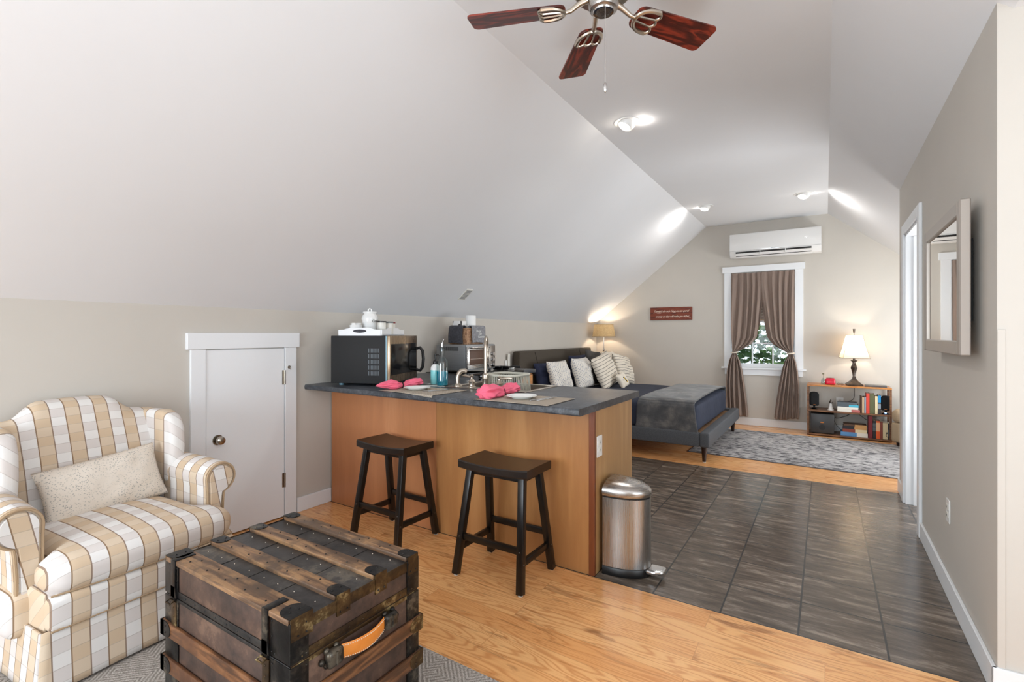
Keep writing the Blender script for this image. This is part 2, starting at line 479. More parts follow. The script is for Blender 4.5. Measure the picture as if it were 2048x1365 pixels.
base = s.ramp(tone, [(0, (242, 188, 128)), (.5, (238, 179, 118)), (1, (230, 167, 106))])
c = s.mix(s.math('MULTIPLY', ring, .62), base, (200, 128, 70))
c = s.mix(s.ramp(fine, [(.46, (0, 0, 0)), (.75, (150, 150, 150))]), c, (190, 126, 74))
kn = s.noise(s.comb(s.math('MULTIPLY', xyz[0], 1.0), s.math('MULTIPLY', xyz[1], 3.2), s.math('MULTIPLY', tone, 3.)), 3.2, 5, .6, .6)
c = s.mix(s.ramp(kn, [(.60, (0, 0, 0)), (.70, (200, 200, 200))]), c, (128, 70, 32))
vk = s.node('ShaderNodeTexVoronoi'); vk.inputs['Scale'].default_value = 1.0
s.link(s.comb(s.math('ADD', s.math('MULTIPLY', xyz[0], 1.9), s.math('MULTIPLY', s.noise(co, 7, 3), .10)), s.math('ADD', s.math('MULTIPLY', xyz[1], 4.6), s.math('MULTIPLY', s.noise(co, 9, 3), .22)), 0.0), vk.inputs['Vector'])
c = s.mix(s.ramp(vk.outputs['Distance'], [(.035, (225, 225, 225)), (.11, (90, 90, 90)), (.24, (0, 0, 0))]), c, (112, 62, 30))
stk = s.noise(s.comb(s.math('MULTIPLY', xyz[0], 1.1), s.math('MULTIPLY', xyz[1], 16.), tone), 2.2, 4, .6, .8)
c = s.mix(s.ramp(stk, [(.60, (0, 0, 0)), (.69, (180, 180, 180))]), c, (120, 68, 34))
pat = s.noise(co, 1.3, 3)
c = s.mix(s.ramp(pat, [(.45, (0, 0, 0)), (.7, (110, 110, 110))]), c, (196, 122, 70))
c = s.mix(s.math('MULTIPLY', br.outputs['Fac'], .38), c, (130, 80, 44))
s.color(c); s.bump(fine, .03, .001)

# floor tile
s = N('floor_tile'); co = s.coord(loc=(.727, -2.439+.31*9, 0)); co0 = s.coord()
br = s.node('ShaderNodeTexBrick'); s.link(co, br.inputs['Vector'])
br.offset = 0; br.squash = 1
br.inputs['Color1'].default_value = (0, 0, 0, 1); br.inputs['Color2'].default_value = (1, 1, 1, 1)
br.inputs['Scale'].default_value = 1; br.inputs['Mortar Size'].default_value = .0042; br.inputs['Mortar Smooth'].default_value = .1
br.inputs['Brick Width'].default_value = .3145; br.inputs['Row Height'].default_value = .3105; br.inputs['Bias'].default_value = 0
tone = s.sep(br.outputs['Color'])[0]; xyz = s.sep(co0)
v2 = s.comb(s.math('ADD', s.math('MULTIPLY', xyz[0], 1.3), s.math('MULTIPLY', tone, 31.)), s.math('ADD', s.math('MULTIPLY', xyz[1], 7.), s.math('MULTIPLY', tone, 17.)), tone)
n1 = s.noise(v2, 3.2, 8, .72, .3)
c = s.ramp(n1, [(.36, (70, 60, 51)), (.46, (92, 80, 69)), (.54, (110, 97, 85)), (.66, (162, 147, 132))])
c = s.mix(s.math('MULTIPLY', tone, .35), c, (92, 84, 77))
c = s.mix(br.outputs['Fac'], c, (50, 49, 48))
s.b.inputs['Specular IOR Level'].default_value = .5
s.color(c); s.link(s.ramp(n1, [(.3, (108, 108, 108)), (.7, (142, 142, 142))]), s.b.inputs['Roughness'])
s.bump(s.math('SUBTRACT', s.math('MULTIPLY', n1, .5), br.outputs['Fac']), .25, .003)

# grey bedroom rug
s = N('rug_bedroom'); s.set(Roughness=.95); co = s.coord(scale=(4.5, 10, 1))
f = s.noise(co, 2.2, 8, .72, .5); big = s.noise(s.coord(), 1.8, 3)
c = s.ramp(s.math('ADD', s.math('MULTIPLY', f, .85), s.math('MULTIPLY', big, .15)), [(.40, (58, 58, 62)), (.455, (98, 97, 100)), (.49, (158, 155, 155)), (.62, (190, 187, 186))])
s.color(c); s.bump(s.noise(s.coord(), 300, 3), .4, .003)
# living-room shag with stepped rings
s = N('rug_living'); s.set(Roughness=.98); co = s.coord()
vo = s.node('ShaderNodeTexVoronoi'); vo.inputs['Scale'].default_value = 5.0
vo.distance = 'MANHATTAN'; s.link(co, vo.inputs['Vector'])
rg = s.math('SINE', s.math('MULTIPLY', s.math('ADD', vo.outputs['Distance'], s.math('MULTIPLY', s.noise(co, 9, 3), .12)), 64.))
nz = s.noise(co, 160, 4, .8)
f = s.math('ADD', s.math('MULTIPLY', s.math('ADD', rg, 1.), .085), s.math('MULTIPLY', nz, .85))
s.color(s.ramp(f, [(.34, (112, 104, 97)), (.52, (166, 157, 148)), (.7, (208, 200, 192))])); s.bump(f, .8, .006)
# blanket
s = N('blanket'); s.set(Roughness=.8); s.b.inputs['Sheen Weight'].default_value = .25; s.b.inputs['Sheen Roughness'].default_value = .4
f = s.noise(s.coord(), 7, 5, .65, .25); s.color(s.ramp(f, [(.38, (68, 69, 72)), (.52, (82, 82, 83)), (.66, (110, 107, 104))])); s.bump(f, .4, .02)
# placemat weave
s = N('placemat'); s.set(Roughness=.8); co = s.coord()
ck = s.node('ShaderNodeTexChecker'); ck.inputs['Scale'].default_value = 150; s.link(co, ck.inputs[0])
ck.inputs[1].default_value = lin((180, 168, 152)); ck.inputs[2].default_value = lin((158, 146, 131)); s.color(ck.outputs[0])
# plaid upholstery
def plaid(name, ua, va):
    s = N(name); s.set(Roughness=.95); xyz = s.sep(s.coord())
    def comb_(k):
        t = None
        for i, c_ in enumerate(k):
            if c_ == 0: continue
            q = s.math('MULTIPLY', xyz[i], c_); t = q if t is None else s.math('ADD', t, q)
        return t
    P = .056
    U = s.math('DIVIDE', comb_(ua), P); Vv = s.math('DIVIDE', comb_(va), P)
    pu = s.math('FLOORED_MODULO', U, 2.0); par = s.math('GREATER_THAN', pu, 1.0)
    fu = s.math('FLOORED_MODULO', U, 1.0); fv = s.math('FLOORED_MODULO', Vv, 1.0)
    pv = s.math('GREATER_THAN', s.math('FLOORED_MODULO', Vv, 2.0), 1.0)
    lu = s.math('LESS_THAN', fu, .075); lv = s.math('LESS_THAN', fv, .05)
    beige = s.mix(pv, (206, 182, 154), (212, 192, 168)); white = s.mix(pv, (228, 224, 220), (216, 208, 203))
    c = s.mix(par, white, beige)
    c = s.mix(s.math('MULTIPLY', lv, .45), c, (160, 148, 138))
    c = s.mix(s.math('MULTIPLY', lu, .85), c, (124, 94, 66))
    s.color(c); s.bump(s.noise(s.coord(), 500, 2), .15, .001)
plaid('plaid_front', (0, 1, 0), (1, 0, -1))
plaid('plaid_arm', (1, 0, 0), (0, 1, 1))
plaid('plaid_wing', (.7, 0, 0), (0, 1, 1))
plaid('plaid_scroll', (0, 1.0, 0.2), (0, 0, 1))
plain('plaid_welt', (172, 146, 116), .9)
# speckled lumbar pillow
s = N('lumbar'); s.set(Roughness=.9); co = s.coord(scale=(1, 1, 1.0))
vo = s.node('ShaderNodeTexVoronoi'); vo.inputs['Scale'].default_value = 105; s.link(s.coord(scale=(1, 1, 1.7), rot=(R(35), 0, 0)), vo.inputs['Vector'])
d = s.ramp(vo.outputs['Distance'], [(.26, (255, 255, 255)), (.34, (0, 0, 0))])
dm = s.noise(s.coord(), 9, 2); 
fac = s.math('MULTIPLY', d, s.ramp(dm, [(.30, (90, 90, 90)), (.55, (255, 255, 255))]))
s.color(s.mix(fac, (220, 208, 194), (160, 156, 148))); s.bump(s.noise(co, 10, 2), .3, .01)
# dotted bed pillow (dots in pillow plane)
s = N('dotted'); s.set(Roughness=.9); co = s.coord(scale=(1, 1, 1)); xyz = s.sep(co)
P = .033
u = s.math('DIVIDE', s.math('ADD', xyz[0], xyz[2]), P); v = s.math('DIVIDE', s.math('SUBTRACT', xyz[0], xyz[2]), P)
du = s.math('SUBTRACT', s.math('FLOORED_MODULO', u, 1.0), .5); dv = s.math('SUBTRACT', s.math('FLOORED_MODULO', v, 1.0), .5)
rr = s.math('ADD', s.math('MULTIPLY', du, du), s.math('MULTIPLY', dv, dv))
s.color(s.mix(s.math('LESS_THAN', rr, .055), (222, 216, 206), (150, 153, 163))); s.bump(s.noise(co, 14, 3), .5, .01)
def striped(name, P, frac, light, dark, ang=0.0):
    s = N(name); s.set(Roughness=.9); co = s.coord(rot=(0, ang, 0)); xyz = s.sep(co)
    m = s.math('FLOORED_MODULO', s.math('DIVIDE', s.math('ADD', xyz[2], s.math('MULTIPLY', s.noise(s.coord(), 5, 2), .02)), P), 1.0)
    s.color(s.mix(s.math('LESS_THAN', m, frac), light, dark)); s.bump(s.noise(s.coord(), 12, 3), .5, .01)
striped('striped', .042, .13, (222, 212, 196), (62, 58, 60), R(0))
striped('patterned_napkin', .03, .45, (232, 230, 224), (70, 64, 58))
# ---------------- room shell ----------------
LW, RW, WY = -3.24, 0.52, 7.70
KZ, CZ = 1.468, 2.887           # knee wall top, flat ceiling height
CL, CR = -1.49, 0.03            # creases of the flat ceiling
SL = (CZ-KZ)/(CL-LW)            # roof pitch
KR = CR+(CZ-KZ)/SL              # right knee wall
YB = -3.0                       # wall behind the camera
YR = 2.42                       # return wall beside the dormer
T = 0.12
def quad(name, m, pts, kind=True, thick=None):
    b = MB(); vs = [b.bm.verts.new(p) for p in pts]; b.bm.faces.new(vs)
    o = b.build(name, m, smooth=0)
    return struct(o)
# floors (one slab each, tops at z=0)
b = MB(); b.box(LW-T, 2.5, YB-T, 2.44, -.06, 0); b.box(LW-T, 2.5, 5.06, WY+T, -.06, 0); struct(b.build('floor', 'floor_wood', smooth=0), 'honey hickory plank floor of the living room and bedroom')
b = MB(); b.box(LW-T, 2.5, 2.44, 5.06, -.06, 0); struct(b.build('floor_kitchen', 'floor_tile', smooth=0), 'dark brown slate tile floor of the kitchen')
# left knee wall with a hatch opening (door leaf sits in it)
b = MB(); DY0, DY1, DZ = 1.541, 2.05, 1.20
b.box(LW-T, LW, YB-T, DY0, 0, KZ+.03); b.box(LW-T, LW, DY1, WY+T, 0, KZ+.03); b.box(LW-T, LW, DY0, DY1, DZ, KZ+.03)
b.box(LW-T-.02, LW-T+.005, DY0-.1, DY1+.1, 0, KZ)
struct(b.build('wall_left', 'wall', smooth=0))
# ceilings: left slope, flat, right slope (solid slabs)
def slab(name, p0, p1, y0, y1, m='ceiling', t=.1):
    """sloped slab between (x,z) points p0,p1 for y0..y1, thickness upward"""
    dx, dz = p1[0]-p0[0], p1[1]-p0[1]; L = math.hypot(dx, dz); nx, nz = -dz/L*t, dx/L*t
    if nz < 0: nx, nz = -nx, -nz
    b = MB(); b.prism([p0, p1, (p1[0]+nx, p1[1]+nz), (p0[0]+nx, p0[1]+nz)], 'y', y0, y1)
    return struct(b.build(name, m, smooth=0))
slab('ceiling_left_slope', (LW-.02, KZ-.02*SL), (CL, CZ), YB-T, WY+T)
slab('ceiling_flat', (CL, CZ), (CR, CZ), YB-T, WY+T)
zr = CZ-(RW-CR)*SL
DX = 0.564; DZc = CZ-(DX-CR)*SL   # dormer ceiling height
slab('ceiling_right_slope', (CR, CZ), (KR+.02, KZ-.02*SL), YR, WY+T)
slab('ceiling_right_slope_front', (CR, CZ), (DX, DZc), YB-T, YR)
slab('ceiling_dormer', (DX, DZc), (2.5, DZc), YB-T, YR)
# window wall
WX0, WX1, WZ0, WZ1 = -1.146, -.343, .82, 2.17
b = MB()
def gable(b, y0, y1, holes=None):
    zt = CZ
    b.prism([(LW-T, 0), (WX0, 0), (WX0, CZ), (CL, CZ), (LW-T, KZ-T*SL)], 'y', y0, y1)
    b.prism([(WX1, 0), (KR+T, 0), (KR+T, KZ-T*SL), (CR, CZ), (WX1, CZ)], 'y', y0, y1)
    b.box(WX0, WX1, y0, y1, 0, WZ0); b.box(WX0, WX1, y0, y1, WZ1, CZ)
gable(b, WY, WY+T)
struct(b.build('wall_window', 'wall', smooth=0))
# right knee wall of the bedroom with a window opening
b = MB()
b.box(KR, KR+T, 5.15, 5.5, 0, KZ+.03); b.box(KR, KR+T, 7.2, WY+T, 0, KZ+.03); b.box(KR, KR+T, 5.5, 7.2, 0, .5); b.box(KR, KR+T, 5.5, 7.2, 1.38, KZ+.03)
struct(b.build('wall_bedroom_right', 'wall', smooth=0))
# right partition: wall with door opening, return wall, bedroom side
OY0, OY1, OZ = 4.10, 4.79, 2.06
b = MB(); zt = zr+.03
b.box(RW, RW+T, YR, OY0, 0, zt); b.box(RW, RW+T, OY1, 5.14, 0, zt); b.box(RW, RW+T, OY0, OY1, OZ, zt)
struct(b.build('wall_right', 'wall', smooth=0))
b = MB()
b.prism([(RW+.0005, 0), (2.5, 0), (2.5, DZc), (DX, DZc), (RW+.0005, zr)], 'y', YR-.001, YR+T)
struct(b.build('wall_return', 'wall', smooth=0))
b = MB(); b.prism([(RW+T, 0), (KR, 0), (KR, KZ), (RW+T, CZ-(RW+T-CR)*SL)], 'y', 5.04, 5.14); struct(b.build('wall_bedroom_side', 'wall', smooth=0))
b = MB(); b.box(1.5, 1.6, YR+T, 5.04, 0, 1.75); struct(b.build('wall_bathroom', 'wall', smooth=0))
# dormer wall with window, wall behind the camera with window
b = MB()
b.box(2.38, 2.5, YB, -.9, 0, DZc); b.box(2.38, 2.5, 1.5, YR, 0, DZc); b.box(2.38, 2.5, -.9, 1.5, 0, .45); b.box(2.38, 2.5, -.9, 1.5, 2.3, DZc)
struct(b.build('wall_dormer', 'wall', smooth=0))
b = MB(); y0, y1 = YB-T, YB
b.prism([(LW-T, 0), (-2.9, 0), (-2.9, KZ+.34*SL), (LW-T, KZ-T*SL)], 'y', y0, y1)
b.box(-2.9, .7, y0, y1, 0, .5); b.prism([(-2.9, KZ+.34*SL), (-2.65, KZ+.34*SL), (-1.9, 2.35), (.7, 2.35), (.7, DZc), (DX, DZc), (CR, CZ), (CL, CZ)], 'y', y0, y1)
b.box(.7, 2.5, y0, y1, 0, DZc)
struct(b.build('wall_back', 'wall', smooth=0))
# baseboards
def base(name, boxes, bev=.003):
    b = MB()
    for q in boxes: b.box(*q, bev=bev, seg=1)
    return struct(b.build(name, 'trim', smooth=0))
bh = .105; bt = .014
base('baseboard_left', [(LW, LW+bt, YB, 1.436, 0, bh), (LW, LW+bt, 2.159, 2.45, 0, bh), (LW, LW+bt, 4.56, WY, 0, bh)])
base('baseboard_window_wall', [(LW, KR, WY-bt, WY, 0, bh)])
base('baseboard_right', [(RW-bt, RW, YR-bt, OY0-.09, 0, bh), (RW-bt, RW, OY1+.075, 5.14, 0, bh)])
base('baseboard_return', [(RW-bt, 2.38, YR-bt-.001, YR-.001, 0, bh)])
base('baseboard_bedroom_side', [(RW+.0, KR, 5.14, 5.14+bt, 0, bh)])
# return wall corner strip
b = MB(); b.box(RW, RW+.022, YR-.006, YR-.001, bh, 1.315, bev=.001, seg=1); struct(b.build('trim_1', 'wall', smooth=0), 'narrow white corner strip below the middle of the return wall')
# hatch door on the left wall
f = LW
b = MB(); b.box(f-.02, f+.012, DY0-.005, DY1+.007, .008, DZ-.002, bev=.002, seg=1)
door = struct(b.build('door_1', 'doorpaint', smooth=0), 'low white attic access door with a round metal knob')
b = MB(); kx, ky, kz = f, 1.606, .629
b.cyl((f+.010, ky, kz), (f+.016, ky, kz), .034, .032); b.cyl((f+.006, ky, kz), (f+.028, ky, kz), .012)
b.lathe([(.012, 0), (.024, .006), (.0275, .018), (.024, .032), (.012, .038), (0, .039)], M=Matrix.Rotation(PI/2, 4, 'Y'), c=(f+.026, ky, kz))
b.cyl((f+.062, ky, kz), (f+.068, ky, kz), .007)
b.build('door_knob', 'knob_steel', door)
for z in (.992, .265):
    b = MB(); b.cyl((f+.020, 2.056, z-.05), (f+.020, 2.056, z+.05), .006, seg=12); b.box(f+.0125, f+.016, 2.040, 2.056, z-.05, z+.05)
    b.build('hinge', 'knob_steel', door)
# casing of the hatch
b = MB(); c0, c1 = 1.447, 2.149
b.box(f, f+.019, c0, 1.533, 0, DZ+.004, bev=.002, seg=1); b.box(f, f+.019, 2.060, c1, 0, DZ+.004, bev=.002, seg=1)
b.box(f, f+.026, 1.425, 2.169, DZ+.004, DZ+.105, bev=.002, seg=1)
b.box(f-.05, f, DY0-.008, DY0, 0, DZ); b.box(f-.05, f, DY1, DY1+.01, 0, DZ); b.box(f-.05, f, DY0, DY1, DZ-.003, DZ)
tr = struct(b.build('trim_2', 'trim', smooth=0), 'white casing around the low attic door')
b = MB(); b.cyl((f+.019, 2.088, 1.062), (f+.024, 2.088, 1.062), .011, seg=16); b.tube([(f+.022, 2.088, 1.062), (f+.035, 2.088, 1.06), (f+.04, 2.088, 1.045)], .003); b.build('hook', 'knob_steel', tr)
# doorway casing + jambs on the right wall
b = MB()
b.box(RW-.018, RW, OY0-.085, OY0, 0, OZ+.075, bev=.003, seg=1); b.box(RW-.018, RW, OY1, OY1+.075, 0, OZ+.075, bev=.003, seg=1); b.box(RW-.018, RW, OY0, OY1, OZ, OZ+.075, bev=.003, seg=1)
b.box(RW-.002, RW+T+.002, OY1-.018, OY1+.001, 0, OZ); b.box(RW-.002, RW+T+.002, OY0-.001, OY0+.018, 0, OZ); b.box(RW-.002, RW+T+.002, OY0, OY1, OZ-.018, OZ+.001)
b.box(RW+.045, RW+.075, OY1-.03, OY1-.018, 0, OZ-.02); b.box(RW+T, RW+T+.018, OY1, OY1+.07, 0, OZ+.07)
struct(b.build('trim_3', 'trim', smooth=0), 'white jambs and casing of the doorway in the right wall')
# bedroom window: casing, stool, apron
b = MB(); y = WY
b.box(-1.238, WX0, y-.019, y, .80, 2.178, bev=.002, seg=1); b.box(WX1, -.247, y-.019, y, .80, 2.178, bev=.002, seg=1)
b.box(-1.262, -.226, y-.026, y, 2.178, 2.266, bev=.002, seg=1)
b.box(-1.275, -.213, y-.05, y+.03, .798, .82, bev=.004, seg=1); b.box(-1.23, -.255, y-.019, y, .715, .798, bev=.002, seg=1)
b.box(WX0-.001, WX0+.012, y, y+T, WZ0, WZ1); b.box(WX1-.012, WX1+.001, y, y+T, WZ0, WZ1); b.box(WX0, WX1, y, y+T, WZ1-.012, WZ1+.001)
struct(b.build('trim_4', 'trim', smooth=0), 'white casing, stool and apron of the bedroom window')
# sashes
w1 = MB(); y0 = y+.045; a0, a1 = WX0+.012, WX1-.012
zb, zm = WZ0, 1.50
def sash(b, z0, z1, y0, y1, br_=.05):
    b.box(a0, a0+.035, y0, y1, z0, z1); b.box(a1-.035, a1, y0, y1, z0, z1)
    b.box(a0+.035, a1-.035, y0, y1, z0, z0+br_); b.box(a0+.035, a1-.035, y0, y1, z1-.035, z1)
sash(w1, zb, zm, y0, y0+.03, .055); sash(w1, zm-.03, WZ1-.012, y0+.032, y0+.062, .035)
for k in (1, 2):
    xm = a0+(a1-a0)*k/3
    w1.box(xm-.009, xm+.009, y0+.004, y0+.026, zb+.05, zm-.03); w1.box(xm-.009, xm+.009, y0+.036, y0+.058, zm, WZ1-.04)
for z in (1.165,): w1.box(a0+.03, a1-.03, y0+.005, y0+.025, z-.009, z+.009)
w1.box(a0+.03, a1-.03, y0+.037, y0+.057, 1.81, 1.828)
win = struct(w1.build('window_1', 'trim', smooth=0), 'white double-hung sash window behind the curtains')
b = MB(); b.box(a0+.03, a1-.03, y0+.013, y0+.016, zb+.04, zm-.03); b.box(a0+.03, a1-.03, y0+.045, y0+.048, zm, WZ1-.04)
b.build('glass', 'window_glass', win, smooth=0)
# simple sash bars for the unseen windows that let the daylight in
for nm, pts in (('window_2', [(-2.6, .7, YB-.06)]),):
    b = MB(); 
    for x in (-2.9, -1.7, -.5, .66): b.box(x, x+.05, YB-.08, YB-.04, .5, 2.35)
    struct(b.build(nm, 'trim', smooth=0))
b = MB()
for yy in (-.9, .28, 1.45): b.box(2.41, 2.45, yy, yy+.05, .45, 2.3)
struct(b.build('window_3', 'trim', smooth=0))

# register on the slope
nv = Vector((SL, 0, 1)).normalized(); 
def on_slope(x, y): return (x, y, KZ+SL*(x-LW))
M = frame4(on_slope(-2.97, 3.80), (1, 0, SL), (0, 1, 0))
b = MB(); b.box(-.075, .075, -.05, .05, -.008, 0, bev=.002, seg=1)
o = b.build('ceiling_vent', 'offwhite', smooth=0); o.matrix_world = M
b = MB()
for k in range(7): b.box(-.060+k*.018, -.050+k*.018, -.040, .040, -.0095, -.0079)
b.build('vent_slots', 'letter_grey', o, smooth=0)
tag(o, 'small white air vent set in the sloped ceiling above the toaster oven', 'vent')

# outlets
def outlet(loc, rz, label, kind='duplex', wdt=.07, group=None):
    t = thing('wall_outlet', label, 'outlet', loc, rz, group)
    b = MB(); b.box(-wdt/2, wdt/2, -.006, 0, -.0575, .0575, bev=.002, seg=1); b.build('cover_plate', 'white_plastic', t)
    b = MB()
    for z in (-.02, .02): b.soft(-.017, .017, -.009, -.004, z-.014, z+.014, .004, n=3)
    s_ = b.build('sockets', 'offwhite', t)
    b = MB()
    for z in (-.02, .02):
        for x in (-.006, .006): b.box(x-.001, x+.001, -.0095, -.0088, z-.004, z+.005)
    b.build('slots', 'dark_slot', s_)
    return t
outlet((RW, 3.225, .418), R(-90), 'white electrical outlet low on the grey right-hand wall')
outlet((.163, WY, .41), 0, 'white electrical outlet on the wall behind the low bookshelf', wdt=.08)

# recessed gimbal lights
def can(x, y, tilt, az, label, energy, spill=.15, aim=None, sg=1):
    t = thing('recessed_light', label, 'ceiling light', (x, y, CZ), 0, 'recessed lights in the flat ceiling')
    b = MB(); b.lathe([(.070, -.002), (.098, -.004), (.100, 0), (.07, 0)]); b.build('trim_ring', 'white_plastic', t)
    Mx = Matrix.Translation((0, 0, .008)) @ Matrix.Rotation(az, 4, 'Z') @ Matrix.Rotation(tilt, 4, 'Y')
    b = MB(); b.lathe([(.06, .02), (.066, -.01), (.062, -.035), (.055, -.046), (.050, -.046)], M=Mx); b.build('eyeball', 'white_plastic', t)
    b = MB(); b.lathe([(.050, -.044), (.035, -.056), (.0, -.06)], M=Mx); b.build('bulb', 'bulb_cool', t)
    d = bpy.data.lights.new('recessed_lamp', 'SPOT'); d.energy = energy; d.color = (1, .955, .91); d.spot_size = R(150); d.spot_blend = .8; d.shadow_soft_size = .04
    o = bpy.data.objects.new('recessed_lamp', d); COL.objects.link(o); o.parent = t
    if aim is not None: Mx = Matrix.Rotation(aim, 4, 'Y')
    o.matrix_local = Mx @ Matrix.Translation((0, 0, -.075))
    d = bpy.data.lights.new('rim_spill', 'POINT'); d.energy = spill; d.color = (1, .93, .86); d.shadow_soft_size = .012
    o = bpy.data.objects.new('rim_spill', d); COL.objects.link(o); o.parent = t; o.location = (sg*.10, .03, -.022)
can(-1.249, 3.565, R(30), R(30), 'recessed ceiling light nearest the fan, tilted, in the middle of the flat ceiling', 30, 1.0, 0.0)
can(-1.259, 6.433, R(14), R(40), 'recessed ceiling light near the left crease above the bed', 22, .15, R(38), -1)
can(-.201, 6.463, R(20), R(40), 'recessed ceiling light near the right crease in front of the air conditioner', 22, .15, R(-38), 1)
# ---------------- rugs ----------------
single(MB().box(-1.62, 1.62, -1.25, 1.25, 0, .012, bev=.003, seg=1), 'area_rug', 'rug_living', 'textured grey-beige shag rug under the trunk and armchair', 'rug', (-1.04, .255, .0))
t = thing('area_rug', 'distressed grey and charcoal rug on the wood floor by the bed', 'rug', (-.12, 6.395, 0), R(-1.5))
MB().box(-1.13, 1.13, -.82, .82, 0.001, .009, bev=.002, seg=1).build('pile', 'rug_bedroom', t, smooth=0)
MB().box(-1.14, 1.14, -.83, .83, 0, .006, bev=.002, seg=1).build('binding', 'rug_binding', t, smooth=0)

# ---------------- armchair ----------------
ch = thing('wing_armchair', 'beige and white plaid wingback armchair against the left wall', 'armchair', (-2.70, .895, .013), R(4))
HW = .31
# body under the seat
b = MB(); b.soft(-.40, .33, -.350, .350, .17, .36, .03, n=8); b.build('seat_base', 'plaid_front', ch)
# welted front band
b = MB(); b.soft(.05, .366, -.342, .342, .205, .345, .035, n=12); b.build('front_band', 'plaid_front', ch)
# seat cushion, crowned, rolled front edge, T shaped
def tshape(p, u):
    k = min(1, max(0.0, (u.x-.42)/.25)); k = k*k*(3-2*k)
    p.y *= 1+.23*k
    p.x -= .03*u.y**2 if u.x > 0 else 0
    return p
b = MB(); b.soft(-.27, .385, -.280, .280, .325, .465, .06, n=22, crown=.035, fn=tshape); sc_ = b.build('seat_cushion', 'plaid_front', ch)
b = MB(); b.tube([(.36-.03*(y/.36)**2+.008, y, .343) for y in [-.33+.66*i/16 for i in range(17)]], .004); b.build('piping', 'plaid_welt', sc_)
b = MB(); b.tube([(.360, y, .222) for y in (-.335, -.1, .1, .335)], .004); b.build('piping', 'plaid_welt', ch)
# skirt: four hanging panels
def skirt(kind):
    b = MB()
    def fn(u, v):
        z = .225-.215*v; d = .002+.018*v; w_ = .002*math.sin(u*14)*v
        if kind == 0: return Vector((.346+d+w_, (-.356-d)+2*(.356+d)*u, z))
        y = kind*(.356+d+w_); return Vector(((.346+d)+(-.38-.346-d)*u, y, z))
    b.grid(fn, 30, 8); return b
for kd in (0, 1, -1):
    o = skirt(kd).build('skirt', 'plaid_front' if kd == 0 else 'plaid_arm', ch)
    md = o.modifiers.new('s', 'SOLIDIFY'); md.thickness = .010; md.offset = 0
# backrest
def crest(y):
    a = abs(y)
    if a < .13: return .975-.25*a*a
    if a < .25: 
        k = (a-.13)/.12; k = k*k*(3-2*k); return .971-.075*k
    return .896-.12*(a-.25)
def backfn(u, v):
    y = -.33+.66*u; zt = crest(y*1.04); z0 = .36; th = .13
    # v 0..1 : front up, over the top, back down
    lean = lambda z: -.215-.16*(z-z0)/.6
    side = 1-abs(2*u-1)**6*.55
    if v < .5:
        k = v/.5; z = z0+(zt-.05-z0)*k; x = lean(z)+.03*math.sin(PI*k)*side+.02
    elif v < .7:
        k = (v-.5)/.2; a = PI*k; z = zt-.05+.05*math.sin(a); x = lean(z)+.02-(th*.5)*(1-math.cos(a))
    else:
        k = (v-.7)/.3; z = (zt-.05)+(z0-.1-(zt-.05))*k; x = lean(z)+.02-th+.0*k
    return Vector((x, y, z))
b = MB(); b.grid(backfn, 40, 36)
b.bm.verts.ensure_lookup_table()
n_ = 37
b.bm.faces.new([b.bm.verts[j] for j in range(n_)]); b.bm.faces.new([b.bm.verts[40*n_+j] for j in range(n_)][::-1])
b.build('backrest', 'plaid_front', ch, smooth=60)
# wings
for s_ in (-1, 1):
    pts = []
    b = MB()
    def wf(u, v):
        # u around thickness section, v along outline from arm (front) up over to back
        return None
    poly = [(-.36, .50), (-.12, .52), (-.10, .60), (-.085, .70), (-.09, .80), (-.125, .865), (-.19, .888), (-.30, .888), (-.40, .885), (-.42, .70)]
    b.prism(poly, 'y', s_*.270, s_*.342, bev=.026, seg=4)
    # lean/flare outward towards the front
    for v in b.bm.verts: v.co.y += s_*max(0, (v.co.x+.36))*.05
    b.build('wing', 'plaid_wing', ch, smooth=70)
